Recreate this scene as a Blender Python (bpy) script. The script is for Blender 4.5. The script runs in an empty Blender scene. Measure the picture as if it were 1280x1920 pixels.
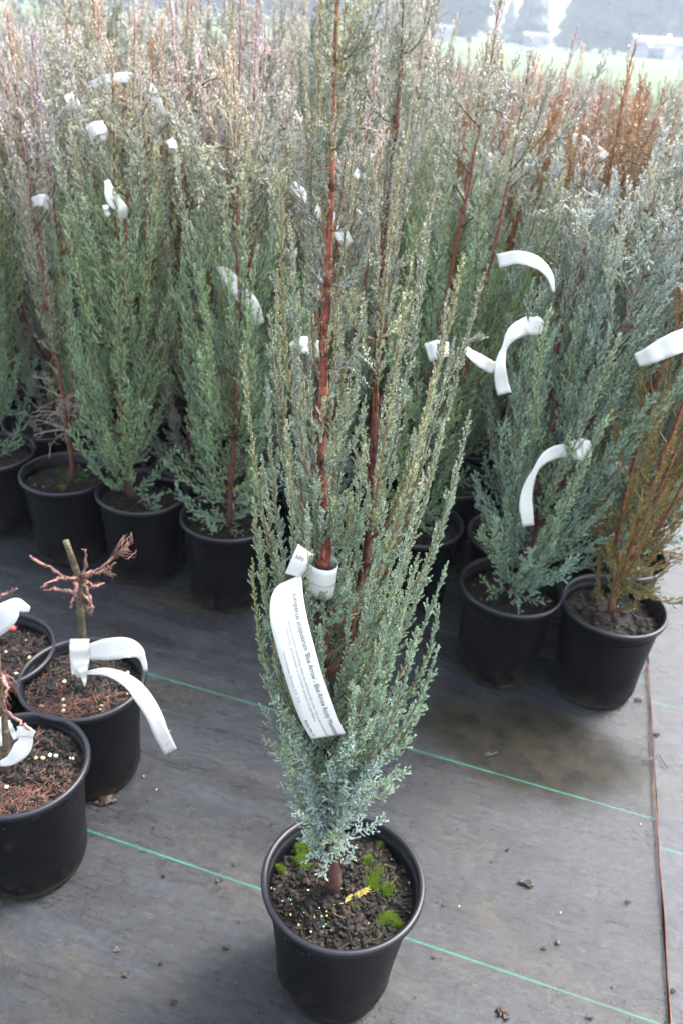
import bpy, math
import numpy as np
from mathutils import Matrix, Vector

# ---------------------------------------------------------------- camera, world, light
SC = bpy.context.scene
FPX, PITCH, ROLL, CH = 1606.44, math.radians(30.997), math.radians(4.929), 1.441
cp, sp, cr, sr = math.cos(PITCH), math.sin(PITCH), math.cos(ROLL), math.sin(ROLL)
FW = np.array([0, cp, -sp])
CR = cr*np.array([1, 0, 0.]) + sr*np.array([0, sp, cp])
CU = -sr*np.array([1, 0, 0.]) + cr*np.array([0, sp, cp])
CP = np.array([0, 0, CH])
cd = bpy.data.cameras.new('camera'); cam = bpy.data.objects.new('camera', cd)
SC.collection.objects.link(cam); SC.camera = cam
m = Matrix.Identity(4)
for i in range(3):
    m[i][0], m[i][1], m[i][2], m[i][3] = CR[i], CU[i], -FW[i], CP[i]
cam.matrix_world = m
cd.sensor_fit = 'VERTICAL'; cd.sensor_height = 36; cd.sensor_width = 24
cd.lens = 36*FPX/1920; cd.clip_start = .02; cd.clip_end = 3000
cd.dof.use_dof = True; cd.dof.focus_distance = 1.08; cd.dof.aperture_fstop = 6.0; cd.dof.aperture_blades = 7
SUN_EL, SUN_ROT = 55, 60
w = bpy.data.worlds.new('World'); SC.world = w; w.use_nodes = True
nt = w.node_tree; bg = nt.nodes['Background']
sky = nt.nodes.new('ShaderNodeTexSky'); sky.sky_type = 'NISHITA'; sky.sun_disc = False
sky.sun_elevation = math.radians(SUN_EL); sky.sun_rotation = math.radians(SUN_ROT)
sky.air_density = 1.0; sky.dust_density = 4.0; sky.ozone_density = 1.0
hs = nt.nodes.new('ShaderNodeHueSaturation'); hs.inputs['Saturation'].default_value = .42
nt.links.new(sky.outputs[0], hs.inputs['Color']); nt.links.new(hs.outputs[0], bg.inputs['Color'])
bg.inputs['Strength'].default_value = .15
sd = bpy.data.lights.new('sun', 'SUN'); so = bpy.data.objects.new('sun', sd); SC.collection.objects.link(so)
sd.energy = 1.2; sd.angle = math.radians(20); sd.color = (1, .97, .93)
# sun direction matched to the sky texture (rotation is clockwise from +Y)
az = math.radians(SUN_ROT); el = math.radians(SUN_EL)
sdir = Vector((math.sin(az)*math.cos(el), math.cos(az)*math.cos(el), math.sin(el)))
so.rotation_euler = sdir.to_track_quat('Z', 'Y').to_euler()
SC.view_settings.view_transform = 'Standard'; SC.view_settings.look = 'None'
SC.view_settings.exposure = 2.72; SC.view_settings.gamma = 1

# ---------------------------------------------------------------- helpers
def ray(x, y): return FW + CR*(x-640)/FPX - CU*(y-960)/FPX
def atY(x, y, Y):
    d = ray(x, y); return CP + d*(Y/d[1])
def atZ(x, y, z=0.):
    d = ray(x, y); return CP + d*((z-CH)/d[2])
def nrm(a): return a/np.maximum(np.linalg.norm(a, axis=-1, keepdims=True), 1e-9)
def lin(r, g, b): return tuple(((c/255)/12.92 if c/255 <= .04045 else ((c/255+.055)/1.055)**2.4) for c in (r, g, b))

MATS = {}
def mat(name, col=(.5, .5, .5), rough=.6, attr=False, noise=0, nscale=40, bump=0, bscale=60, spec=.5, sub=0, mul=1.0, trans=0, coat=0):
    if name in MATS: return MATS[name]
    mt = bpy.data.materials.new(name); mt.use_nodes = True; MATS[name] = mt
    n, l = mt.node_tree.nodes, mt.node_tree.links; b = n['Principled BSDF']
    b.inputs['Roughness'].default_value = rough; b.inputs['Specular IOR Level'].default_value = spec
    if coat: b.inputs['Coat Weight'].default_value = coat; b.inputs['Coat Roughness'].default_value = .15
    tc = n.new('ShaderNodeTexCoord')
    if attr:
        a = n.new('ShaderNodeAttribute'); a.attribute_name = 'Col'; out = a.outputs['Color']
    else:
        a = n.new('ShaderNodeRGB'); a.outputs[0].default_value = (*col, 1); out = a.outputs[0]
    if noise:
        nz = n.new('ShaderNodeTexNoise'); nz.inputs['Scale'].default_value = nscale; nz.inputs['Detail'].default_value = 6
        l.new(tc.outputs['Object'], nz.inputs['Vector'])
        mr = n.new('ShaderNodeMapRange'); mr.inputs[3].default_value = 1-noise; mr.inputs[4].default_value = 1+noise
        mr.inputs[1].default_value = .3; mr.inputs[2].default_value = .7
        l.new(nz.outputs[0], mr.inputs[0])
        vm = n.new('ShaderNodeVectorMath'); vm.operation = 'SCALE'
        l.new(out, vm.inputs[0]); l.new(mr.outputs[0], vm.inputs['Scale']); out = vm.outputs[0]
    l.new(out, b.inputs['Base Color'])
    if bump:
        nz = n.new('ShaderNodeTexNoise'); nz.inputs['Scale'].default_value = bscale; nz.inputs['Detail'].default_value = 8
        l.new(tc.outputs['Object'], nz.inputs['Vector'])
        bp = n.new('ShaderNodeBump'); bp.inputs['Strength'].default_value = bump; bp.inputs['Distance'].default_value = .002
        l.new(nz.outputs[0], bp.inputs['Height']); l.new(bp.outputs[0], b.inputs['Normal'])
    if trans:
        b.inputs['Transmission Weight'].default_value = trans; b.inputs['IOR'].default_value = 1.33
    return mt

def mesh(name, V, F, mt=None, col=None, smooth=False):
    """V (n,3); F list of (k,3) / (k,4) int arrays."""
    me = bpy.data.meshes.new(name)
    if not len(F):
        me.vertices.add(len(V)); me.vertices.foreach_set('co', np.asarray(V, np.float32).ravel()); return me
    if not isinstance(F, (list, tuple)): F = [F]
    F = [np.asarray(f) for f in F if len(f)]
    nl = sum(f.size for f in F); nf = sum(len(f) for f in F)
    me.vertices.add(len(V)); me.vertices.foreach_set('co', np.asarray(V, np.float32).ravel())
    me.loops.add(nl); me.loops.foreach_set('vertex_index', np.concatenate([f.ravel() for f in F]).astype(np.int32))
    me.polygons.add(nf)
    tot = np.concatenate([np.full(len(f), f.shape[1]) for f in F]).astype(np.int32)
    st = np.concatenate([[0], np.cumsum(tot)[:-1]]).astype(np.int32)
    me.polygons.foreach_set('loop_start', st); me.polygons.foreach_set('loop_total', tot)
    if smooth: me.polygons.foreach_set('use_smooth', np.ones(nf, bool))
    me.update(calc_edges=True)
    if col is not None:
        ca = me.color_attributes.new('Col', 'FLOAT_COLOR', 'POINT')
        c = np.ones((len(V), 4), np.float32); c[:, :3] = col; ca.data.foreach_set('color', c.ravel())
    if mt: me.materials.append(mt)
    return me

class MB:
    """collects geometry for ONE mesh object"""
    def __init__(s): s.V, s.T, s.Q, s.C, s.n = [], [], [], [], 0
    def add(s, V, T=None, Q=None, col=(.5, .5, .5)):
        V = np.asarray(V, float)
        s.V.append(V)
        if T is not None and len(T): s.T.append(np.asarray(T)+s.n)
        if Q is not None and len(Q): s.Q.append(np.asarray(Q)+s.n)
        c = np.asarray(col, float); s.C.append(np.broadcast_to(c, V.shape).copy()); s.n += len(V)
    def tube(s, pts, rad, k=6, col=(.5, .5, .5), cap=True):
        pts = np.asarray(pts, float); n = len(pts); rad = np.broadcast_to(np.asarray(rad, float), (n,))
        t = nrm(np.gradient(pts, axis=0)); r = np.array([.31, .95, .07]) if abs(t[:, 1]).mean() < .8 else np.array([1, .1, .05])
        a = nrm(np.cross(t, r)); b = np.cross(t, a)
        th = np.arange(k)*2*np.pi/k
        V = pts[:, None]+rad[:, None, None]*(np.cos(th)[None, :, None]*a[:, None]+np.sin(th)[None, :, None]*b[:, None])
        V = V.reshape(-1, 3); i = np.arange(n-1)[:, None]*k; j = np.arange(k)[None]; j2 = (j+1) % k
        Q = np.stack([i+j, i+j2, i+k+j2, i+k+j], -1).reshape(-1, 4); T = []
        if cap:
            V = np.vstack([V, pts[:1], pts[-1:]]); c0 = n*k
            jj = np.arange(k); jn = (jj+1) % k
            T = np.vstack([np.stack([jj*0+c0, jn, jj], 1), np.stack([jj*0+c0+1, (n-1)*k+jj, (n-1)*k+jn], 1)])
        cc = np.asarray(col, float)
        if cc.ndim == 2:
            cc = np.repeat(cc, k, 0)
            if cap: cc = np.vstack([cc, cc[:1], cc[-1:]])
        s.add(V, T, Q, cc)
    def obj(s, name, mt, parent=None, smooth=False, loc=None, link=True):
        F = []
        if s.T: F.append(np.vstack(s.T))
        if s.Q: F.append(np.vstack(s.Q))
        me = mesh(name, np.vstack(s.V), F, mt, np.vstack(s.C), smooth)
        return link_obj(name, me, parent, loc)

def link_obj(name, me, parent=None, loc=None):
    o = bpy.data.objects.new(name, me); SC.collection.objects.link(o)
    if parent is not None: o.parent = parent
    if loc is not None: o.location = loc
    return o
def thing(name, label, cat, loc=(0, 0, 0), rz=0, group=None):
    o = bpy.data.objects.new(name, None); SC.collection.objects.link(o); o.empty_display_size = .05
    o.location = loc; o.rotation_euler = (0, 0, rz); tag(o, label, cat, group); return o
def tag(o, label=None, cat=None, group=None, kind=None):
    if label: o['label'] = label
    if cat: o['category'] = cat
    if group: o['group'] = group
    if kind: o['kind'] = kind
    return o
def lathe(prof, k=64, col=(.5, .5, .5)):
    prof = np.asarray(prof, float); n = len(prof); th = np.arange(k)*2*np.pi/k
    V = np.stack([prof[:, 0:1]*np.cos(th), prof[:, 0:1]*np.sin(th), prof[:, 1:2]+0*th[None]], -1).reshape(-1, 3)
    i = np.arange(n-1)[:, None]*k; j = np.arange(k)[None]; j2 = (j+1) % k
    return V, np.stack([i+j, i+j2, i+k+j2, i+k+j], -1).reshape(-1, 4)
def hermite(p0, d0, p1, d1, n):
    t = np.linspace(0, 1, n)[:, None]
    return (2*t**3-3*t**2+1)*p0+(t**3-2*t**2+t)*d0+(-2*t**3+3*t**2)*p1+(t**3-t**2)*d1
def resample(P, n):
    P = np.asarray(P, float); d = np.concatenate([[0], np.cumsum(np.linalg.norm(np.diff(P, axis=0), axis=1))]); d /= d[-1]
    # Catmull-Rom through the points, then even spacing
    Q = np.vstack([2*P[0]-P[1], P, 2*P[-1]-P[-2]]); out = []
    for i in range(len(P)-1):
        t = np.linspace(0, 1, 12, endpoint=False)[:, None]; a, b, c, e = Q[i:i+4]
        out.append(.5*((2*b)+(-a+c)*t+(2*a-5*b+4*c-e)*t**2+(-a+3*b-3*c+e)*t**3))
    C = np.vstack(out+[P[-1:]]); s = np.concatenate([[0], np.cumsum(np.linalg.norm(np.diff(C, axis=0), axis=1))])
    u = np.linspace(0, s[-1], n); return np.stack([np.interp(u, s, C[:, i]) for i in range(C.shape[1])], 1)

# ---------------------------------------------------------------- foliage
def leaves(mb, P, D, L, col, tipcol, ll, lw, spread, step, rng, curl=.12):
    """scale leaves in opposite pairs along every cord (P start, D direction, L length)"""
    n = np.maximum(2, np.ceil(L/step).astype(int)); idx = np.repeat(np.arange(len(P)), n)
    k = np.arange(len(idx))-np.repeat(np.cumsum(n)-n, n); f = (k+.3)/n[idx]; s = f*L[idx]
    A = nrm(np.cross(D, nrm(rng.normal(size=P.shape)))); B = np.cross(D, A)
    up = np.array([0, 0, 1.]); d = D[idx]+up*(curl*2*f)[:, None]; d = nrm(d)
    pos = P[idx]+D[idx]*s[:, None]+up*(curl*f*s)[:, None]
    N = np.where((k % 2 == 0)[:, None], A[idx], B[idx])
    Vs, Cs = [], []
    for sg in (1, -1):
        nn = nrm(N*sg+rng.normal(size=N.shape)*.25)
        sprd = (spread*(1-.55*f**2)*rng.uniform(.7, 1.3, len(f)))[:, None]
        ax = nrm(d*np.cos(sprd)+nn*np.sin(sprd)); side = nrm(np.cross(ax, nn))
        le = (ll*rng.uniform(.75, 1.2, len(f)))[:, None]; wd = lw*rng.uniform(.8, 1.2, (len(f), 1))
        b = pos-ax*le*.12; t = pos+ax*le
        mid = pos+ax*le*.42+nn*wd*.55
        l_ = pos+ax*le*.38+side*wd*.5; r_ = pos+ax*le*.38-side*wd*.5
        Vs.append(np.stack([b, l_, mid, r_, t], 1))
        c = col[idx]*(1-f[:, None]**1.5)+tipcol[idx]*f[:, None]**1.5
        c = c*rng.uniform(.78, 1.22, (len(f), 1))
        Cs.append(np.stack([c*.8, c, c*1.06, c, c*1.12], 1))
    V = np.concatenate(Vs); C = np.concatenate(Cs); m_ = len(V)
    T = np.array([[0, 3, 2], [0, 2, 1], [2, 3, 4], [2, 4, 1]])
    F = (np.arange(m_)[:, None, None]*5+T[None]).reshape(-1, 3)
    mb.add(V.reshape(-1, 3), F, None, C.reshape(-1, 3))

def grow(mb, wood, drops, curves, rng, pal, hmax, p):
    """clothe each branch curve with side shoots and foliage cords.
    curves: list of (pts, r0, juvenile 0..1, bare start).  pal(h, tipness, rng) -> (col, tipcol)"""
    strands = []
    for pts, r0, juv, bare in curves:
        n = len(pts); ln = np.linalg.norm(np.diff(pts, axis=0), axis=1).sum()
        t = nrm(np.gradient(pts, axis=0)); ff = np.linspace(0, 1, n)
        wc = p['wood1'][None]*(1-ff[:, None])+p['wood2'][None]*ff[:, None]
        if 'cull' not in p or not p['cull'](pts).any(): wood.tube(pts, r0*(1-.82*ff), p.get('wk', 4), wc, cap=False)
        strands.append((pts, juv, bare, 1.0, ln))
        ns = int(ln*(1-bare)/p['sgap']); g = rng.uniform(0, 6.28)
        for i in range(ns):
            f = bare+(1-bare)*(i+rng.uniform(0, .9))/max(ns, 1)*.95
            x = f*(n-1); a = int(min(x, n-2)); u = x-a; q = pts[a]*(1-u)+pts[a+1]*u; tt = t[a]
            g += 2.4+rng.uniform(-.5, .5)
            e1 = nrm(np.cross(tt, [.3, .9, .2])); e2 = np.cross(tt, e1); rad = e1*math.cos(g)+e2*math.sin(g)
            sl = p['slen']*rng.uniform(.45, 1.25)*(1-.62*f)*(1-.25*juv)
            if 'thin' in p:
                if rng.random() < np.interp(q[2], [.5, 1.05], [0, p['thin']]): continue
                sl *= np.interp(q[2], [.45, 1.1], [1.1, .72])
            sa = rng.uniform(.28, .52)*(1-.35*f)+.35*juv
            d0 = nrm(tt*math.cos(sa)+rad*math.sin(sa)); d1 = nrm(d0+np.array([0, 0, .55*(1-juv)]))
            sp_ = hermite(q, d0*sl, q+(d0*.55+d1*.45)*sl, d1*sl, 5)
            if 'cull' in p and p['cull'](sp_).any(): continue
            fx = np.linspace(0, 1, 5)
            wood.tube(sp_, .00075*p.get('ws', 1)*(1-.5*fx), 3, p['wood2']*(.8+.3*rng.random()), cap=False)
            strands.append((sp_, juv, .06, .8, sl))
    P, D, L, C, TC = [], [], [], [], []
    for pts, juv, bare, k, ln in strands:
        nc = max(3, int(ln*(1-bare)/p['cgap'])); n = len(pts); t = nrm(np.gradient(pts, axis=0))
        f = bare+(1-bare)*(np.arange(nc)+rng.uniform(0, .8, nc))/nc; f[-1] = 1
        x = f*(n-1); a = np.minimum(x.astype(int), n-2); u = (x-a)[:, None]
        q = pts[a]*(1-u)+pts[a+1]*u; tt = t[a]*(1-u)+t[np.minimum(a+1, n-1)]*u
        g = np.cumsum(np.full(nc, 2.4))+rng.uniform(-.5, .5, nc)
        e1 = nrm(np.cross(tt, np.array([.3, .9, .2]))); e2 = np.cross(tt, e1)
        rad = e1*np.cos(g)[:, None]+e2*np.sin(g)[:, None]
        sa = (rng.uniform(.25, .7, nc)+.5*juv)[:, None]; sa[-1] = 0
        P.append(q); D.append(nrm(tt*np.cos(sa)+rad*np.sin(sa)))
        L.append(p['clen']*rng.uniform(.5, 1.3, nc)*(1-.45*f)*(1 if k == 1 else .85))
        if k == 1.0: warm = rng.normal()
        tint = 1+np.array([.11, .05, -.11])*np.clip(warm*.7+rng.normal()*.4, -.6, 1.6)
        c, tc = pal(q[:, 2]/hmax, f, juv, rng); C.append(c*tint); TC.append(tc*tint)
    P = np.vstack(P); D = np.vstack(D); L = np.concatenate(L); C = np.vstack(C); TC = np.vstack(TC)
    if 'cull' in p:
        kp = ~(p['cull'](P) | p['cull'](P+D*L[:, None]))
        P, D, L, C, TC = P[kp], D[kp], L[kp], C[kp], TC[kp]
    leaves(mb, P, D, L, C, TC, p['ll'], p['lw'], p['spread'], p['step'], rng)
    if drops is not None:                       # water drops hanging on the upper sprigs
        pr = np.clip(P[:, 2]/hmax-.25, 0, 1)*p.get('drop', .08)
        s = rng.random(len(P)) < pr; q = P[s]+D[s]*L[s][:, None]; r = rng.uniform(.0009, .0017, len(q))*p.get('dr', 1)
        o = np.array([[1, 0, 0], [-1, 0, 0], [0, 1, 0], [0, -1, 0], [0, 0, 1], [0, 0, -1.]])
        T = np.array([[0, 2, 4], [2, 1, 4], [1, 3, 4], [3, 0, 4], [2, 0, 5], [1, 2, 5], [3, 1, 5], [0, 3, 5]])
        # one subdivision of an octahedron
        vs = [tuple(v) for v in o]; tr = []
        def mid(a, b):
            v = tuple(nrm((np.array(vs[a])+np.array(vs[b]))/2)); 
            for i_, x_ in enumerate(vs):
                if np.allclose(x_, v): return i_
            vs.append(v); return len(vs)-1
        for a, b, c in T:
            ab, bc, ca = mid(a, b), mid(b, c), mid(c, a); tr += [[a, ab, ca], [ab, b, bc], [ca, bc, c], [ab, bc, ca]]
        vs = np.array(vs); tr = np.array(tr)
        V = q[:, None]+vs[None]*r[:, None, None]-np.array([0, 0, .001])
        F = (np.arange(len(q))[:, None, None]*len(vs)+tr[None]).reshape(-1, 3)
        if len(q): drops.add(V.reshape(-1, 3), F, None)

def pal_maker(low, mid_, top, tip, tiptop, juvc, gain=1.18):
    low, mid_, top, tip, tiptop, juvc = [np.array(x) for x in (low, mid_, top, tip, tiptop, juvc)]
    def pal(h, f, juv, rng):
        h = h[:, None]; a = np.clip(h/.5, 0, 1); b = np.clip((h-.58)/.38, 0, 1)
        c = low*(1-a)+mid_*a; c = c*(1-b)+top*b
        tc = tip*(1-b)+tiptop*b
        tc = c*(1-f[:, None]*.8)+tc*f[:, None]*.8
        c = c*gain; tc = tc*gain
        c = c*(1-juv)+juvc*juv; tc = tc*(1-juv)+juvc*1.12*juv
        k = rng.uniform(.8, 1.2, (len(h), 1)); return c*k, tc*k
    return pal

# ---------------------------------------------------------------- materials
M_pot = mat('black_plastic', (.0016, .0018, .0028), .5, noise=.25, nscale=9, bump=.12, bscale=35, spec=.17)
M_soil = mat('potting_mix', attr=True, rough=.75, noise=.55, nscale=220, bump=1.0, bscale=300, spec=.25)
M_fol = mat('scale_foliage', attr=True, rough=.42, noise=.15, nscale=25, spec=.5)
M_wood = mat('juniper_wood', attr=True, rough=.55, noise=.3, nscale=90, bump=.6, bscale=220)
M_bark = mat('peeling_bark', attr=True, rough=.75, noise=.7, nscale=140, bump=1.0, bscale=200)
M_tag = mat('white_tag_paper', (.62, .62, .61), .6)
M_ink = mat('grey_ink', (.045, .048, .06), .8)
M_inkl = mat('faded_ink', (.24, .25, .29), .8)
M_moss = mat('moss', attr=True, rough=.8)
M_drop = mat('water_drop', (1, 1, 1), .02, trans=1.0)
M_peb = mat('pebble', attr=True, rough=.6, noise=.2, nscale=300)

# ---------------------------------------------------------------- ground
U = np.array([.9653, -.2612, 0]); W = np.array([.2612, .9653, 0])      # along and across the woven cloth
def fabric_mat(name, stripe_off, c0, c1, rough0, rough1, stain=True):
    mt = bpy.data.materials.new(name); mt.use_nodes = True
    n, l = mt.node_tree.nodes, mt.node_tree.links; b = n['Principled BSDF']
    def M(op, a, b_=None, c=None):
        x = n.new('ShaderNodeMath'); x.operation = op
        for i, v in enumerate((a, b_, c)):
            if v is None: continue
            if isinstance(v, (int, float)): x.inputs[i].default_value = v
            else: l.new(v, x.inputs[i])
        return x.outputs[0]
    tc = n.new('ShaderNodeTexCoord'); mp = n.new('ShaderNodeMapping'); mp.inputs['Rotation'].default_value[2] = math.atan2(.2612, .9653)
    l.new(tc.outputs['Object'], mp.inputs[0]); sx = n.new('ShaderNodeSeparateXYZ'); l.new(mp.outputs[0], sx.inputs[0])
    def noise(vec_scale, scale, det=6, rough=.6, off=0.):
        mm = n.new('ShaderNodeMapping'); mm.inputs['Scale'].default_value = vec_scale; mm.inputs['Location'].default_value = (off, off*.7, 0)
        l.new(mp.outputs[0], mm.inputs[0]); z = n.new('ShaderNodeTexNoise'); z.inputs['Scale'].default_value = scale
        z.inputs['Detail'].default_value = det; z.inputs['Roughness'].default_value = rough; l.new(mm.outputs[0], z.inputs['Vector']); return z.outputs[0]
    def mixc(f, a, c):
        x = n.new('ShaderNodeMix'); x.data_type = 'RGBA'; l.new(f, x.inputs[0])
        for i, v in ((6, a), (7, c)):
            if isinstance(v, tuple): x.inputs[i].default_value = (*v, 1)
            else: l.new(v, x.inputs[i])
        return x.outputs[2]
    def ramp(v, a, c):
        r = n.new('ShaderNodeMapRange'); r.inputs[1].default_value = a; r.inputs[2].default_value = c; r.interpolation_type = 'SMOOTHSTEP'; l.new(v, r.inputs[0]); return r.outputs[0]
    streak = ramp(noise((1, 5, 1), 2.2, 7, .62), .3, .72); fine = ramp(noise((1.5, 14, 1), 9, 5, .6, 3.), .3, .7)
    col = mixc(M('MULTIPLY_ADD', streak, .65, M('MULTIPLY', fine, .35)), c0, c1)
    mud = ramp(noise((1, 1.6, 1), 3.2, 9, .68, 7.), .5, .74)
    col = mixc(M('MULTIPLY', mud, .6), col, (.046, .039, .022))
    fm = ramp(noise((1, 1.3, 1), 55, 9, .85, 13.), .36, .66); fs = n.new('ShaderNodeVectorMath'); fs.operation = 'SCALE'; l.new(col, fs.inputs[0]); l.new(M('MULTIPLY_ADD', fm, .75, .62), fs.inputs['Scale']); col = fs.outputs[0]
    drk = ramp(noise((1, 2.4, 1), 4.2, 9, .7, 11.), .5, .72); col = mixc(M('MULTIPLY', drk, .45), col, (.014, .014, .016))
    spots = ramp(noise((1, 1, 1), 46, 3, .5, 2.), .69, .78)
    col = mixc(M('MULTIPLY', spots, .45), col, (.02, .017, .014))
    # weave: fine warp and weft ribs
    wa = M('SINE', M('MULTIPLY', sx.outputs[0], 2*math.pi/.0042)); wb = M('SINE', M('MULTIPLY', sx.outputs[1], 2*math.pi/.0026))
    weave = M('MULTIPLY', wa, wb); wv = M('MULTIPLY_ADD', weave, .2, 1.0)
    vs = n.new('ShaderNodeVectorMath'); vs.operation = 'SCALE'; l.new(col, vs.inputs[0]); l.new(wv, vs.inputs['Scale']); col = vs.outputs[0]
    rgh = M('MULTIPLY_ADD', streak, rough1-rough0, rough0)
    if stain:                                       # wet, algae-brown patch in front of the right-hand pots
        vd = n.new('ShaderNodeVectorMath'); vd.operation = 'DISTANCE'
        dm = n.new('ShaderNodeMapping'); dm.inputs['Scale'].default_value = (1, 1.75, 0); l.new(mp.outputs[0], dm.inputs[0])
        ctr = atZ(985, 1400, 0); cu, cw = ctr@U, ctr@W
        l.new(dm.outputs[0], vd.inputs[0]); vd.inputs[1].default_value = (cu, cw*1.75, 0)
        dd = M('MULTIPLY_ADD', noise((1, 1, 1), 9, 6, .6, 5.), .22, vd.outputs['Value'])
        pm = M('SUBTRACT', 1, ramp(dd, .27, .45))
        blot = ramp(noise((1, 1, 1), 24, 8, .7, 1.), .35, .65)
        col = mixc(M('MULTIPLY', pm, .95), col, mixc(blot, (.006, .006, .004), (.019, .0165, .0105)))
        rgh = M('MULTIPLY_ADD', pm, .05, rgh)
    if stain: l.new(M('MULTIPLY_ADD', pm, -.24, .34), b.inputs['Specular IOR Level'])
    # green marker threads
    v = M('SUBTRACT', sx.outputs[1], stripe_off)
    fr = M('ABSOLUTE', M('SUBTRACT', M('FRACT', M('ADD', M('DIVIDE', v, .4455), .5)), .5))
    line = M('LESS_THAN', M('MULTIPLY_ADD', noise((1, 1, 1), 240, 2, .5, 8.), .0022, fr), .0024/.4455)
    dash = ramp(M('ADD', M('SINE', M('MULTIPLY', M('ADD', sx.outputs[0], M('MULTIPLY', sx.outputs[1], 1.5)), 2*math.pi/.0065)), M('MULTIPLY', noise((1, 1, 1), 7, 5, .6, 9.), 5.0)), 1.9, 2.9)
    col = mixc(M('MULTIPLY', line, dash), col, (.02, .17, .115))
    l.new(col, b.inputs['Base Color']); l.new(rgh, b.inputs['Roughness'])
    if not stain: b.inputs['Specular IOR Level'].default_value = .3
    bn = M('MULTIPLY_ADD', weave, .3, M('MULTIPLY', noise((1, 1.5, 1), 14, 9, .7, 4.), 5.0))
    bp = n.new('ShaderNodeBump'); bp.inputs['Distance'].default_value = .0016; bp.inputs['Strength'].default_value = .55
    l.new(bn, bp.inputs['Height']); l.new(bp.outputs[0], b.inputs['Normal'])
    return mt
def grid_sheet(name, corners, z, mt, nx=80, ny=80, amp=0.002, seed=1):
    c = np.array(corners, float); u = np.linspace(0, 1, nx); v = np.linspace(0, 1, ny); uu, vv = np.meshgrid(u, v)
    P = (c[0]*((1-uu)*(1-vv))[..., None]+c[1]*(uu*(1-vv))[..., None]+c[2]*(uu*vv)[..., None]+c[3]*((1-uu)*vv)[..., None]).reshape(-1, 2)
    r = np.random.default_rng(seed); zz = np.zeros(len(P))
    for _ in range(10):
        k = r.normal(size=2)*r.uniform(2, 9); zz += np.sin(P@k+r.uniform(0, 6))*amp/5
    V = np.c_[P, z+zz]; i = (np.arange(ny-1)[:, None]*nx+np.arange(nx-1)[None]).ravel()
    return link_obj(name, mesh(name, V, np.stack([i, i+1, i+nx+1, i+nx], 1), mt, smooth=True))
s0, s1 = np.array([.625, .82]), np.array([.834, 1.749]); sdv = (s1-s0)/np.linalg.norm(s1-s0)
sa, sb = s0-sdv*1.6, s0+sdv*9.2
fab = fabric_mat('woven_weed_cloth', .949, (.007, .0078, .0095), (.029, .032, .0385), .17, .36)
tag(grid_sheet('weed_barrier', [(-7, -1.5), (3.2, -1.5), (4.5, 9.2), (-7, 9.2)], 0, fab, 160, 160, .0012), kind='structure')
fab2 = fabric_mat('overlapping_weed_cloth', 1.32, (.022, .024, .029), (.046, .05, .06), .22, .36, stain=False)
tag(grid_sheet('overlapping_weed_barrier', [sa, sa+[3.4, -.9], sb+[3.4, -.9], sb], .005, fab2, 60, 120, .0012, 2), kind='structure')
M_field = mat('wet_grass_field', (.040, .082, .022), .95, noise=.35, nscale=.25)
def fz(y): return -.02-.022*np.clip(np.asarray(y, float)-9, 0, 160)
fy = np.array([-10, 9, 20, 40, 60, 80, 100, 130, 169, 198.]); fx = np.array([-188, -90, 0, 90, 188.])
field_V = np.array([[x, y, fz(y)] for y in fy for x in fx])
fi = (np.arange(len(fy)-1)[:, None]*5+np.arange(4)[None]).ravel()
tag(link_obj('grass_field', mesh('grass_field', field_V, np.stack([fi, fi+1, fi+6, fi+5], 1), M_field, smooth=True)), kind='structure')

# rust-coloured rod along the cloth's seam and a broken twig across it
mb = MB(); rg = np.random.default_rng(5); t = np.linspace(0, 1, 60)
a, b_ = atZ(1257, 1935, .009), atZ(1213, 1245, .009)
P = a+(b_-a)*t[:, None]; P += np.outer(np.sin(t*9)*.0016+np.sin(t*31+1)*.0009, [1, -.2, 0]); 
rc = np.array([.13, .042, .024])*(.6+.5*rg.random((60, 1))); rc[35:48] *= .45; rc[4:20] *= .6
mb.tube(P, .0016, 6, rc)
tag(mb.obj('wire', mat('rusty_steel', attr=True, rough=.7, noise=.4, nscale=120), smooth=True), 'long thin rusty wire lying along the seam of the dark ground cloth', 'wire')

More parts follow.
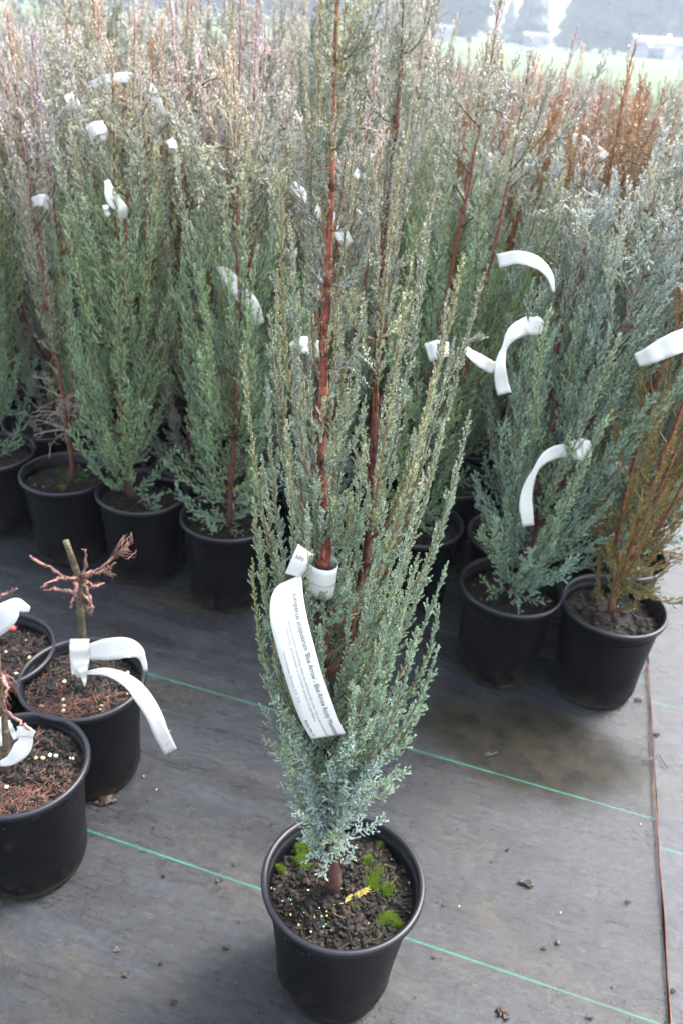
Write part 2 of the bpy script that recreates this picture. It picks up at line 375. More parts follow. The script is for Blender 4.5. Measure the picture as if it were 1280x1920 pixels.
# ---------------------------------------------------------------- pots and soil
def pot_material():
    n, l = M_pot.node_tree.nodes, M_pot.node_tree.links; b = n['Principled BSDF']
    tc = n.new('ShaderNodeTexCoord'); sx = n.new('ShaderNodeSeparateXYZ'); l.new(tc.outputs['Object'], sx.inputs[0])
    nz = n.new('ShaderNodeTexNoise'); nz.inputs['Scale'].default_value = 38; nz.inputs['Detail'].default_value = 9; nz.inputs['Roughness'].default_value = .7
    oi = n.new('ShaderNodeObjectInfo'); ad = n.new('ShaderNodeVectorMath'); ad.operation = 'ADD'
    l.new(tc.outputs['Object'], ad.inputs[0]); l.new(oi.outputs['Location'], ad.inputs[1]); l.new(ad.outputs[0], nz.inputs['Vector'])
    mr = n.new('ShaderNodeMapRange'); mr.inputs[1].default_value = .075; mr.inputs[2].default_value = .0; l.new(sx.outputs[2], mr.inputs[0])
    mu = n.new('ShaderNodeMath'); mu.operation = 'MULTIPLY_ADD'; mu.inputs[1].default_value = .22; l.new(mr.outputs[0], mu.inputs[0]); l.new(nz.outputs[0], mu.inputs[2])
    m2 = n.new('ShaderNodeMapRange'); m2.inputs[1].default_value = .57; m2.inputs[2].default_value = .76; m2.inputs[4].default_value = .8; l.new(mu.outputs[0], m2.inputs[0])
    src = b.inputs['Base Color'].links[0].from_socket
    x = n.new('ShaderNodeMix'); x.data_type = 'RGBA'; l.new(m2.outputs[0], x.inputs[0]); l.new(src, x.inputs[6]); x.inputs[7].default_value = (.035, .029, .02, 1)
    l.new(x.outputs[2], b.inputs['Base Color'])
    m3 = n.new('ShaderNodeMath'); m3.operation = 'MULTIPLY_ADD'; m3.inputs[1].default_value = .5; m3.inputs[2].default_value = .46; l.new(m2.outputs[0], m3.inputs[0]); l.new(m3.outputs[0], b.inputs['Roughness'])
pot_material()
PH = .25
def pot_meshes(seed, dent=0.0, R=.125, rb=.0985, k=96):
    s = R/.125; r = np.random.default_rng(seed)
    body = [(0, .006), (rb-.012, .006), (rb-.007, .001), (rb-.001, .002), (rb, .008), (rb+.001, .02), (rb+.0035, .0215),
            (rb+(.1135*s-rb)*.35, .09), (rb+(.1135*s-rb)*.7, .16), (.1132*s, .218), (.1145*s, .222), (.1165*s, .233), (.1172*s, .238),
            (.1145*s, .238), (.1118*s, .215), (rb+(.1135*s-rb)*.62-.0025, .15), (rb+(.1135*s-rb)*.35-.0025, .09)]
    V, Q = lathe(body, k)
    th = np.arctan2(V[:, 1], V[:, 0]); rr = np.hypot(V[:, 0], V[:, 1])
    wob = 1+.004*np.sin(2*th+r.uniform(0, 6))+.0025*np.sin(3*th+r.uniform(0, 6))
    fl = 1-.004*np.clip(np.cos(th*12)*3, -1, 1)*((V[:, 2] < .2) & (V[:, 2] > .022))*0.35
    V[:, 0] *= wob*fl; V[:, 1] *= wob*fl
    if dent:
        da = math.radians(-75); g = np.exp(-((np.angle(np.exp(1j*(th-da))))/.42)**2-((V[:, 2]-.165)/.03)**2)
        V[:, 0] -= np.cos(th)*g*dent; V[:, 1] -= np.sin(th)*g*dent
    bm_ = mesh('pot', V, Q, M_pot, smooth=True)
    rim = [(.1172*s, .2365), (.1235*s, .2372), (.1255*s, .2395), (.1258*s, .2455), (.1245*s, .2492), (.1215*s, .2508), (.1185*s, .2502), (.1162*s, .2478), (.1150*s, .240), (.1140*s, .232)]
    V, Q = lathe(rim, k); th = np.arctan2(V[:, 1], V[:, 0])
    V[:, 0] *= 1+.004*np.sin(2*th+1); V[:, 1] *= 1+.004*np.sin(2*th+1); V[:, 2] += .0006*np.sin(3*th+seed)
    return bm_, mesh('rim', V, Q, M_rim, smooth=True)
M_rim = mat('rim_plastic', (.006, .006, .011), .42, noise=.2, nscale=14, bump=.1, bscale=60, spec=.4)

def soil_mesh(seed, z=.212, R=.1125, needles=0, chips=260, chipc=((.006, .0045, .0035), (.036, .026, .017)), needc=(.2, .075, .045), fill=None):
    r = np.random.default_rng(seed); mb = MB(); nr, k = 26, 90
    rad = np.linspace(0, R, nr); th = np.arange(k)*2*np.pi/k
    X = (rad[:, None]*np.cos(th)).ravel(); Y = (rad[:, None]*np.sin(th)).ravel(); Z = np.zeros(len(X))
    wv_ = [(r.uniform(25, 300), r.uniform(0, 6.28), r.uniform(0, 6)) for _ in range(30)]
    def zs(x, y):
        h = 0*x
        for f, a, ph in wv_: h = h+np.sin(f*(x*np.cos(a)+y*np.sin(a))+ph)*.16/f
        return np.clip(h, -.006, .006)+z-.005*(np.hypot(x, y)/R)**4
    Z = zs(X, Y)
    i = np.arange(nr-1)[:, None]*k; j = np.arange(k)[None]; j2 = (j+1) % k
    Q = np.stack([i+j, i+j2, i+k+j2, i+k+j], -1).reshape(-1, 4)
    mb.add(np.c_[X, Y, Z], None, Q, np.array([.0055, .0042, .0033])*r.uniform(.5, 1.8, (len(X), 1)))
    c0, c1 = np.array(chipc[0]), np.array(chipc[1])
    box = np.array([[a, b, c] for a in (-1, 1) for b in (-1, 1) for c in (-1, 1)], float)
    BQ = np.array([[0, 1, 3, 2], [4, 6, 7, 5], [0, 4, 5, 1], [2, 3, 7, 6], [0, 2, 6, 4], [1, 5, 7, 3]])
    for _ in range(chips):
        q = R*.97*math.sqrt(r.random()); a = r.uniform(0, 6.28); s_ = np.array([r.uniform(.0015, .009), r.uniform(.001, .0042), r.uniform(.0006, .0022)])
        V = box*s_*r.uniform(.5, 1.2, (8, 1)); g, h = r.uniform(0, 6.28), r.normal()*.35
        Rz = np.array([[math.cos(g), -math.sin(g), 0], [math.sin(g), math.cos(g), 0], [0, 0, 1]]); Rx = np.array([[1, 0, 0], [0, math.cos(h), -math.sin(h)], [0, math.sin(h), math.cos(h)]])
        V = V@Rx.T@Rz.T+[q*math.cos(a), q*math.sin(a), float(zs(np.array(q*math.cos(a)), np.array(q*math.sin(a))))+r.uniform(-.001, .003)]
        mb.add(V, None, BQ, c0+(c1-c0)*r.random()**2*r.uniform(.6, 1.3, 3))
    for _ in range(needles):                        # fallen needles and shed twigs
        a = r.uniform(0, 6.28); q = R*.95*math.sqrt(r.random())
        if fill is not None and r.random() < .8: a = r.normal()*.75+fill; q = R*r.uniform(.3, .97)
        p = np.array([q*math.cos(a), q*math.sin(a), float(zs(np.array(q*math.cos(a)), np.array(q*math.sin(a))))+r.uniform(.001, .006)]); g = r.uniform(0, 6.28); ln = r.uniform(.008, .028)
        d = np.array([math.cos(g), math.sin(g), r.normal()*.15])*ln; bend = np.array([-math.sin(g), math.cos(g), .2])*ln*r.normal()*.25
        P_ = np.array([p-d/2, p+bend, p+d/2]); rr_ = np.hypot(P_[:, 0], P_[:, 1]); P_[:, :2] *= np.minimum(1, R*.98/rr_)[:, None]
        mb.tube(P_, r.uniform(.0004, .0008), 3, np.array(needc)*r.uniform(.45, 1.25), cap=False)
    F = ([np.vstack(mb.T)] if mb.T else [])+[np.vstack(mb.Q)]
    return mesh('soil', np.vstack(mb.V), F, M_soil, np.vstack(mb.C))
def moss(parent, x, y, z, R, seed, n=420, c=(.16, .30, .02)):
    r = np.random.default_rng(seed); mb = MB(); k = 5
    cl = r.normal(size=(k, 2))*R*.45; P = cl[r.integers(0, k, n)]+r.normal(size=(n, 2))*R*.3
    hgt = .006*np.exp(-(P**2).sum(1)/(R*R)*1.2)
    P = np.c_[P+[x, y], z+hgt+r.uniform(0, .001, n)]; D = nrm(np.c_[r.normal(size=(n, 2))*.55, np.ones(n)])
    c = np.array(c)*r.uniform(.35, 1.15, (n, 1))*np.array([1, 1, 1])*(1+np.array([.25, -.05, 0])*r.normal(size=(n, 1)).clip(-1, 1.5)); leaves(mb, P, D, r.uniform(.0025, .005, n), c*.45, c, .0017, .0008, .8, .0009, r)
    return mb.obj('moss', M_moss, parent)
def pebbles(parent, pts, seed, name='fertilizer_granule', rad=(.0016, .0028), cols=((.3, .28, .1), (.34, .33, .2), (.2, .26, .05)), squash=.8):
    r = np.random.default_rng(seed)
    for p in pts:
        th = np.linspace(0, np.pi, 6); k = 8; ph = np.arange(k)*2*np.pi/k; q = r.uniform(*rad)
        V = np.stack([np.sin(th)[:, None]*np.cos(ph), np.sin(th)[:, None]*np.sin(ph), np.cos(th)[:, None]+0*ph], -1).reshape(-1, 3)
        V = V*q*r.uniform(.8, 1.25, 3)*[1, 1, squash]; V += r.normal(size=V.shape)*q*.05*(squash < .79)
        i = np.arange(5)[:, None]*k; j = np.arange(k)[None]; j2 = (j+1) % k; Q = np.stack([i+j, i+k+j, i+k+j2, i+j2], -1).reshape(-1, 4)
        c = np.array(cols[r.integers(len(cols))])*r.uniform(.8, 1.15)
        o = link_obj(name, mesh(name, V+np.array([0, 0, q*.4]), Q, M_peb, np.broadcast_to(c, V.shape), True), parent); o.location = p
def scatter(r, n, R, z, avoid=0.015, bias=None):
    out = []
    while len(out) < n:
        p = r.uniform(-R, R, 2)
        if bias is not None and r.random() < .65: p = np.array(bias)+r.normal(size=2)*R*.3
        if avoid < np.hypot(*p) < R: out.append((p[0], p[1], z+.002))
    return out

# ---------------------------------------------------------------- ribbons (plant tags)
def ribbon(name, E1, E2, parent=None, th=.0002, n=40, material=None):
    A, B = resample(E1, n), resample(E2, n); t = nrm(np.gradient((A+B)/2, axis=0)); N = nrm(np.cross(t, B-A))
    k = 6; u = np.linspace(0, 1, k)[None, :, None]; S = A[:, None]*(1-u)+B[:, None]*u; Nn = N[:, None]
    top, bot = (S+Nn*th/2).reshape(-1, 3), (S-Nn*th/2).reshape(-1, 3)
    i = (np.arange(n-1)[:, None]*k+np.arange(k-1)[None]).ravel(); Q1 = np.stack([i, i+1, i+k+1, i+k], 1); Q2 = Q1[:, ::-1]+n*k
    bd = list(range(k))+[q*k+k-1 for q in range(1, n)]+[(n-1)*k+q for q in range(k-2, -1, -1)]+[q*k for q in range(n-2, 0, -1)]
    bd = np.array(bd); b2 = np.roll(bd, -1); Q3 = np.stack([bd, bd+n*k, b2+n*k, b2], 1)
    mb = MB(); mb.add(np.vstack([top, bot]), None, np.vstack([Q1, Q2, Q3]))
    return mb, (A, B, N)
def text_tris(s, size):
    cu = bpy.data.curves.new('t', 'FONT'); cu.body = s; cu.size = size; cu.resolution_u = 3
    o = bpy.data.objects.new('t', cu); SC.collection.objects.link(o)
    me = o.to_mesh(); me.calc_loop_triangles()
    V = np.zeros(len(me.vertices)*3); me.vertices.foreach_get('co', V); V = V.reshape(-1, 3)[:, :2].copy()
    T = np.array([t.vertices[:] for t in me.loop_triangles]); o.to_mesh_clear(); bpy.data.objects.remove(o); bpy.data.curves.remove(cu)
    return V, T
def print_on(frame, s, t0, s0, size, material, parent, side=1, name='printing', flip=False, label=None, squeeze=1.0, s1=None):
    """write s along the ribbon: starts at fraction s0, baseline at fraction t0 across"""
    A, B, N = frame; n = len(A); V, T = text_tris(s, size); C = (A+B)/2
    L = np.linalg.norm(np.diff(C, axis=0), axis=1).sum(); Wd = np.linalg.norm(B-A, axis=1).mean()
    if s1: squeeze = (s1-s0)*L/V[:, 0].max()
    a = s0+V[:, 0]*squeeze/L*(-1 if flip else 1); b = t0+V[:, 1]/Wd*(-1 if flip else 1)
    a = np.clip(a, 0, .997); b = np.clip(b, .01, .99)
    x = a*(n-1); i = np.minimum(x.astype(int), n-2); u = (x-i)[:, None]
    def at(Z): return Z[i]*(1-u)+Z[i+1]*u
    P = at(A)*(1-b[:, None])+at(B)*b[:, None]+at(N)*side*.0005
    mb = MB(); mb.add(P, T, None); o = mb.obj(name, material, parent)
    if label: o['label'] = label
    return o
def px_tag(name, pts, wpx, Y, label, amp=.03, group='white tags tied to the potted plants', extra=(), w2=None):
    """curved strip through pixel points of a plant standing at depth Y; extra = further strips of the same tag"""
    root = None; frames = []
    for pp, ww, yy, am in [(pts, wpx, Y, amp)]+[tuple(e) for e in extra]:
        c = resample(np.array(pp, float), 20); d = nrm(np.gradient(c, axis=0)); nn = np.stack([-d[:, 1], d[:, 0]], 1)
        s = np.linspace(0, 1, 20); ww = ww if hasattr(ww, '__len__') else [ww]*3; wd = np.interp(s, np.linspace(0, 1, len(ww)), ww)
        yv = yy-am*np.sin(s*np.pi)*1.0-am*.3*s
        rj = np.random.default_rng(int(abs(pp[0][0])*3+pp[0][1])); c = c+np.cumsum(rj.normal(size=(20, 2))*.35, axis=0); yv = yv+.0022*np.sin(s*rj.uniform(9, 16)+1)*(s > .15)
        E1 = [atY(*(c[i]+nn[i]*wd[i]/2), yv[i]) for i in range(20)]; E2 = [atY(*(c[i]-nn[i]*wd[i]/2), yv[i]+am*.35*math.sin(s[i]*3)) for i in range(20)]
        mb, fr = ribbon(name, E1, E2, n=24)
        frames.append(fr)
        if root is None: allmb = mb; root = fr
        else: allmb.add(mb.V[0], None, mb.Q[0])
    o = allmb.obj(name, M_tag, smooth=False); tag(o, label, 'plant tag', group); return o, frames

# ---------------------------------------------------------------- the block of junipers
W1, W2 = np.array([.05, .018, .012]), np.array([.15, .085, .035])
RED1, RED2 = np.array([.14, .04, .02]), np.array([.24, .075, .045])
PALS = {  # upper tones: winter mauve, lightened to paint in haze and wet gleam
 'green': pal_maker((.135, .235, .15), (.185, .275, .175), (.37, .335, .30), (.27, .38, .15), (.56, .47, .42), (.17, .30, .23)),
 'blue':  pal_maker((.165, .265, .20), (.225, .31, .235), (.37, .375, .35), (.27, .38, .24), (.52, .48, .46), (.18, .31, .26)),
 'grey':  pal_maker((.16, .215, .175), (.225, .25, .205), (.46, .39, .39), (.30, .30, .20), (.62, .52, .51), (.22, .265, .22)),
 'olive': pal_maker((.095, .19, .075), (.165, .22, .08), (.31, .255, .17), (.25, .26, .08), (.41, .30, .20), (.12, .21, .10)),
 'brown': pal_maker((.10, .11, .035), (.15, .13, .04), (.28, .175, .12), (.20, .165, .06), (.42, .28, .21), (.12, .12, .04)),
}
def juniper(seed, H, R, pname, nb=46, dens=1.0, bare=0, open_=0, leaders=1, tall=1.0, skirt=6):
    """meshes of one juniper, soil surface at z=0: (trunk, crown, drops)"""
    r = np.random.default_rng(seed); pal = PALS[pname]; trunk, crown, wood, drops = MB(), MB(), MB(), MB()
    red1, red2 = (W1, RED2) if pname != 'brown' else (np.array([.10, .04, .02]), np.array([.33, .10, .03]))
    n = 26; t = np.linspace(0, 1, n)
    sway = r.normal(size=2)*.018
    T0 = np.c_[sway[0]*np.sin(t*3), sway[1]*np.sin(t*3.3+1), t*H]; T0 += np.c_[r.normal(size=(n, 2))*.0014, np.zeros(n)]; T0[0, :2] *= .3
    stems = [T0]
    trunk.tube(T0, .0085*(1-.85*t**.8)*(1+.12*np.sin(t*60)), 7, red1*(1-t[:, None])+red2*t[:, None])
    for q in range(leaders):
        a = r.uniform(0, 6.28); o_ = np.array([math.cos(a), math.sin(a), 0]); h0 = r.uniform(.06, .25)*H
        i0 = int(h0/H*(n-1)); P = hermite(T0[i0], (o_*.5+[0, 0, .4])*H*.5, np.array([0, 0, H*r.uniform(.8, .97)])+o_*R*r.uniform(.35, .6), np.array([0, 0, H*.55]), n)
        stems.append(P); trunk.tube(P, .0055*(1-.8*t), 6, red1*(1-t[:, None])*.9+red2*t[:, None])
    curves = []; g = r.uniform(0, 6.28)
    for i in range(nb):
        f = (i+r.random())/nb; st = stems[0] if r.random() < .6 or len(stems) == 1 else stems[1+r.integers(len(stems)-1)]
        h0 = .008+.87*f**1.35
        if bare and h0 < bare: continue
        g += 2.4+r.uniform(-.4, .4); o_ = np.array([math.cos(g), math.sin(g), 0])
        x = np.interp(h0, st[:, 2]/H, np.arange(n)); k = int(min(x, n-2)); p0 = st[k]*(1-(x-k))+st[k+1]*(x-k)
        prof = math.sin(min(1, .25+h0*1.25)*math.pi*.62+.35) if h0 < .7 else 1-.75*(h0-.7)/.3
        juv = np.clip((.05-h0)/.05, 0, 1)*(0 if pname in ('brown',) else 1)
        ln = H*r.uniform(.26, .52)*(1-.45*h0)*tall*(.75 if h0 < .06 else 1) if juv < .3 else H*r.uniform(.06, .12)
        rad = R*prof*r.uniform(.55, 1.12)*(1+open_*r.random())
        tip = np.array([st[k][0]*.8, st[k][1]*.8, 0])+o_*rad+np.array([0, 0, min(h0*H+ln, H*r.uniform(.78, .97))])
        if juv > .3: tip = p0+o_*ln*.75+np.array([0, 0, ln*r.uniform(-.1, .5)])
        pts = hermite(p0, (o_*.9+np.array([0, 0, .35+.4*h0]))*ln*.75, tip, (o_*.08+np.array([0, 0, .9 if juv < .3 else .3]))*ln*.9+r.normal(size=3)*ln*.06, 16)
        curves.append((pts, .0028*(1-.5*h0), juv, .12 if juv < .3 else .05))
    for i in range(0 if bare else skirt):
        g += 2.4; o_ = np.array([math.cos(g), math.sin(g), 0]); h0 = r.uniform(.035, .17)*H; k = int(h0/H*(n-1)); p0 = T0[k]; ln = r.uniform(.10, .27)*H
        tip = p0+o_*R*r.uniform(.65, 1.1)+[0, 0, ln*r.uniform(.45, 1)]
        curves.append((hermite(p0, o_*ln*.9+[0, 0, .2*ln], tip, (o_*.25+np.array([0, 0, .8]))*ln*.8, 14), .002, r.uniform(0, .3), .05))
    for st in stems: curves.append((st[int(n*.72):], .0018, 0, .05))
    if bare:                                       # stripped, grey lower twigs
        for i in range(26):
            h0 = r.uniform(.13, bare)*H; g += 2.4; o_ = np.array([math.cos(g), math.sin(g), 0]); k = int(h0/H*(n-1)); ln = r.uniform(.05, .11)
            pts = hermite(T0[k], (o_+[0, 0, .3])*ln, T0[k]+o_*ln+[0, 0, r.uniform(-.02, .05)], (o_*.5+r.normal(size=3)*.5)*ln, 8)
            wood.tube(pts, .002*(1-.6*np.linspace(0, 1, 8)), 4, np.array([.2, .16, .14])*r.uniform(.6, 1.2))
            for q in range(3):
                k2 = r.integers(3, 7); e = pts[k2]+r.normal(size=3)*.016; wood.tube([pts[k2], (pts[k2]+e)/2+r.normal(size=3)*.003, e], .0009, 3, np.array([.24, .2, .17]), cap=False)
    p = dict(wood1=red1*1.2, wood2=(W2 if pname != 'brown' else np.array([.28, .11, .035])), sgap=.021/dens, slen=.075, cgap=.0070/dens, clen=.021, ll=.0050, lw=.0029, spread=.5, step=.0037, drop=.42, dr=1.4)
    grow(crown, wood, drops, curves, r, pal, H, p)
    crown.V += wood.V; crown.C += wood.C
    off = crown.n; crown.T = [x for x in crown.T]+[x+off for x in wood.T]; crown.Q = [x+off for x in wood.Q]; crown.n += wood.n
    def mk(mb, nm, mt, sm=False):
        F = ([np.vstack(mb.T)] if mb.T else [])+([np.vstack(mb.Q)] if mb.Q else [])
        return mesh(nm, np.vstack(mb.V), F, mt, np.vstack(mb.C) if nm != 'water_drops' else None, sm)
    return mk(trunk, 'trunk', M_bark, True), mk(crown, 'crown', M_fol), (mk(drops, 'water_drops', M_drop, True) if drops.V else None)

GROUP = 'potted junipers in the dense nursery block'
SOILZ = .212
potA = pot_meshes(1); potB = pot_meshes(2, dent=.012)
soils = [soil_mesh(10, needles=16), soil_mesh(11, needles=26), soil_mesh(12, needles=40)]
def plant(pos, rz, tree, label, pot=potA, soil=None, scale=1.0, deep=False, cat='juniper', group=GROUP):
    t = thing('potted_juniper', label, cat, (pos[0], pos[1], .006 if pos[0] > .9 else .002), rz, group)
    p = link_obj('pot', pot[0], t)
    if not deep:
        link_obj('rim', pot[1], p)
        s = link_obj('soil', soil or soils[0], t)
    else: s = None; link_obj('rim', pot[1], p)
    for me, nm in zip(tree, ('trunk', 'crown', 'water_drops')):
        if me is None: continue
        o = link_obj(nm, me, t, (0, 0, SOILZ-.004)); o.scale = (scale**.5, scale**.5, scale)
        if nm == 'water_drops': o['kind'] = 'stuff'
    return t, s
u_, v_ = np.array([.963, -.270]), np.array([.270, .963]); A0 = np.array([-.774, 2.069])
def gp(i, k): return A0+u_*.2492*i+v_*.243*k
V = {}
V['A'] = juniper(101, 1.13, .10, 'grey', nb=50, bare=.30, leaders=1)
V['B'] = juniper(102, 1.10, .15, 'green', nb=66, skirt=7, leaders=2)
V['C'] = juniper(103, 1.12, .165, 'green', nb=76, skirt=10, leaders=1)
V['r1'] = juniper(104, 1.05, .165, 'blue', nb=100, skirt=17, leaders=3, open_=.25, dens=1.15)
V['br'] = juniper(105, .98, .15, 'brown', nb=50, leaders=3, open_=.4, dens=.85)
V['bl'] = juniper(106, 1.02, .14, 'blue', nb=54, leaders=2)
V['gy'] = juniper(107, 1.05, .13, 'grey', nb=46, leaders=2, open_=.2)
V['ol'] = juniper(108, 1.0, .13, 'olive', nb=46, leaders=2)
V['gr2'] = juniper(109, 1.08, .145, 'green', nb=50, leaders=2, open_=.2)
V['gy2'] = juniper(110, 1.1, .13, 'grey', nb=40, leaders=3, open_=.3, dens=.9)
rg = np.random.default_rng(77)
# front row, each with its own look
front = {
 -1: ('B', 1.0, 0.4, 'bright green front-row juniper whose black pot is cut off by the left edge'),
 0: ('A', 1.02, 1.0, 'grey juniper with a bare lower trunk and stripped twigs above bright green moss'),
 1: ('B', 1.06, 2.1, 'green juniper between the bare-trunked grey juniper and the one leaning over its pot'),
 2: ('C', 1.02, 0.2, 'full green juniper with low twigs touching its soil, just left of the foreground tree'),
 5: ('r1', 1.04, 0.0, 'dense blue-green juniper splaying out over the rim of its pot, long curled white tag'),
 6: ('br', 1.02, 2.6, 'golden-brown juniper with orange stems in the dented pot at the right end')}
fpos = {-1: (-1.02, 2.16), 0: (-.774, 2.069), 1: (-.545, 2.007), 2: (-.296, 1.916), 5: (.425, 1.708), 6: (.665, 1.665)}
for i, (v, sc, rz, lab) in front.items():
    t, s = plant(fpos[i], rz, V[v], lab, pot=potB if i == 6 else potA, soil=soils[i % 3], scale=sc)
    if i == 6: t.rotation_euler = (0, 0, 0)
    if i in (5, 6):
        for ch in t.children:
            if ch.name.split('.')[0] in ('trunk', 'crown', 'water_drops'): ch.rotation_euler = (0, math.radians(9 if i == 5 else 2.5), 0)
    if i == 0:
        moss(s, .035, .03, SOILZ, .026, 3, c=(.06, .2, .012)); moss(s, .02, -.02, SOILZ, .016, 4, 250, (.1, .24, .02)); moss(s, -.025, -.015, SOILZ, .012, 5, 160)
    if i in (1, 5): moss(s, -.04, .02 if i == 5 else -.02, SOILZ, .018, 6+i, 260, (.1, .22, .02))
    pebbles(s, scatter(rg, 10, .1, SOILZ), 30+i)
bpos = {(4, 1): (.205, 1.97), (5, 1): (.462, 1.945), (6, 1): (.73, 1.90), (3, 1): (-.04, 2.055)}
ordn = ['front', 'second', 'third', 'fourth', 'fifth', 'sixth', 'seventh', 'eighth', 'ninth', 'tenth', 'eleventh', 'twelfth', 'thirteenth', 'fourteenth', 'fifteenth', 'sixteenth']
cdesc = {'A': 'grey', 'B': 'green', 'C': 'full green', 'r1': 'dense blue-green', 'br': 'golden-brown', 'bl': 'blue-green', 'gy': 'mauve-grey', 'ol': 'olive-brown', 'gr2': 'tall green', 'gy2': 'sparse mauve-grey'}
names = ['bl', 'gy', 'ol', 'gr2', 'gy2', 'B', 'C', 'br', 'gy', 'bl', 'gr2']
def inview(x, y, mg):
    for z in (.3, .7, 1.15):
        d = np.array([x, y, z])-CP; zz = d@FW; qx = 640+FPX*(d@CR)/zz; qy = 960-FPX*(d@CU)/zz
        if -mg < qx < 1280+mg and qy > -100: return True
    return False
count = 0; rest = []
for k in range(1, 26):
    row = []
    for i in range(-16, 7):
        p = np.array(bpos.get((i, k), gp(i, k)+rg.normal(size=2)*.02))
        mg = 20 if k > 5 else 110
        rv, rs, rr = rg.random(), rg.random(), rg.random()
        if not inview(*p, mg): continue
        row.append((i, p, rv, rs, rr))
    for j, (i, p, rv, rs, rr) in enumerate(reversed(row)):
        v = names[int(rv*len(names))]
        if i == 6: v = 'br' if rv < .2 else 'r1' if k < 3 else v
        if i >= 3 and k >= 2 and .5 < rs < .78: v = 'br'
        if (i, k) == (4, 1): v = 'gr2'
        if (i, k) == (5, 1): v = 'bl'
        if (i, k) == (5, 2): v = 'br'
        if (i, k) == (3, 1): v = 'gy'
        hs_ = .97+.22*rs if k < 4 else (.88+.27*rs if k < 8 else (.76+.2*rs if k < 14 else .7+.18*rs))
        if i >= 4 and k > 1: hs_ *= 1.03
        elif k >= 3 and p[0] < .2: hs_ *= 1.08
        if count >= 280: rest.append((p[0], p[1], rr*6.28, hs_)); continue
        if k <= 8: lab = f'{cdesc[v]} juniper, {ordn[k]} row back, {("rightmost" if j == 0 else ordn[j]+" from the right")}'
        else: lab = f'{cdesc[v]} juniper far back in the misty block, only its top showing'
        plant(p, rr*6.28, V[v], lab, soil=soils[int(rr*3)], scale=hs_, deep=k > 4); count += 1
def far_block(rest, keys=('bl', 'gy', 'gy2', 'gr2', 'br')):
    """the farthest junipers, too many to tell apart: one object that instances whole plants on points"""
    src = bpy.data.collections.new('far_juniper_sources')
    for key in keys:
        tr, cw, dr = V[key]; me = bpy.data.meshes.new('far')
        o = bpy.data.objects.new('far_source', cw); src.objects.link(o)
    pts = np.array([[x, y, SOILZ] for x, y, _, _ in rest]); me = mesh('juniper_mass', pts, [])
    ob = link_obj('juniper_mass', me)
    tag(ob, 'misty mass of mauve-grey juniper tops at the far end of the block', 'juniper mass', kind='stuff')
    ng = bpy.data.node_groups.new('far_block', 'GeometryNodeTree')
    ng.interface.new_socket('Geometry', in_out='INPUT', socket_type='NodeSocketGeometry'); ng.interface.new_socket('Geometry', in_out='OUTPUT', socket_type='NodeSocketGeometry')
    n, l = ng.nodes, ng.links; gi, go = n.new('NodeGroupInput'), n.new('NodeGroupOutput')
    ip = n.new('GeometryNodeInstanceOnPoints'); ci = n.new('GeometryNodeCollectionInfo'); ci.inputs[0].default_value = src
    ci.inputs['Separate Children'].default_value = True; ip.inputs['Pick Instance'].default_value = True
    rr_ = n.new('FunctionNodeRandomValue'); rr_.data_type = 'FLOAT'; rr_.inputs[2].default_value = 0; rr_.inputs[3].default_value = 6.28
    cx = n.new('ShaderNodeCombineXYZ'); l.new(rr_.outputs[1], cx.inputs[2]); l.new(cx.outputs[0], ip.inputs['Rotation'])
    rs_ = n.new('FunctionNodeRandomValue'); rs_.data_type = 'FLOAT'; rs_.inputs[2].default_value = .74; rs_.inputs[3].default_value = .9; rs_.inputs['Seed'].default_value = 4
    l.new(rs_.outputs[1], ip.inputs['Scale']); l.new(gi.outputs[0], ip.inputs['Points']); l.new(ci.outputs[0], ip.inputs['Instance']); l.new(ip.outputs[0], go.inputs[0])
    md = ob.modifiers.new('far', 'NODES'); md.node_group = ng
if rest: far_block(rest)
print('FAR', len(rest))
print('BG JUNIPERS', count)

# ---------------------------------------------------------------- the juniper in the foreground
HX, HY = .0532, .8644
hero = thing('potted_juniper', 'sharp slender blue-green juniper standing alone in front, long printed white label on its trunk', 'juniper', (HX, HY, .002), 0)
hp = pot_meshes(5, R=.1285, rb=.094)
p_ = link_obj('pot', hp[0], hero); link_obj('rim', hp[1], p_)
hs_m = soil_mesh(21, R=.1155, z=.213, needles=26, chips=1500, chipc=((.005, .004, .003), (.034, .025, .018)), needc=(.13, .07, .04))
hsoil = link_obj('soil', hs_m, hero)
def on_soil(x, y, z=.214): q = atZ(x, y, z); return q[0]-HX, q[1]-HY
for (x, y, R_, n_, sd_) in [(705, 1650, .017, 900, 1), (688, 1617, .009, 300, 2), (722, 1668, .010, 320, 3), (572, 1592, .012, 420, 4), (566, 1616, .008, 220, 5), (725, 1732, .010, 330, 6), (742, 1738, .006, 160, 7), (660, 1706, .004, 60, 8), (525, 1632, .005, 80, 9), (712, 1588, .004, 60, 10)]:
    mx, my = on_soil(x, y); moss(hsoil, mx, my, .2125, R_*1.3, 50+sd_, int(n_*2.6), (.17, .285, .014))
rg = np.random.default_rng(9)
gr = [(530, 1690), (541, 1686), (547, 1696), (545, 1688), (515, 1668), (509, 1666), (637, 1708), (648, 1718), (645, 1709), (680, 1715), (640, 1667), (712, 1604), (733, 1612), (766, 1656), (610, 1686), (613, 1718), (603, 1719), (612, 1710), (607, 1738), (611, 1734), (636, 1733), (690, 1732), (668, 1770), (732, 1715), (599, 1703), (590, 1720), (570, 1712), (560, 1735), (622, 1745), (650, 1752), (583, 1748), (545, 1716), (767, 1712), (700, 1762), (578, 1670)]
pebbles(hsoil, [(*on_soil(x, y, .216), .2145) for x, y in gr], 8, rad=(.0011, .0021), cols=((.42, .42, .2), (.5, .5, .36), (.28, .36, .05), (.08, .26, .13)))
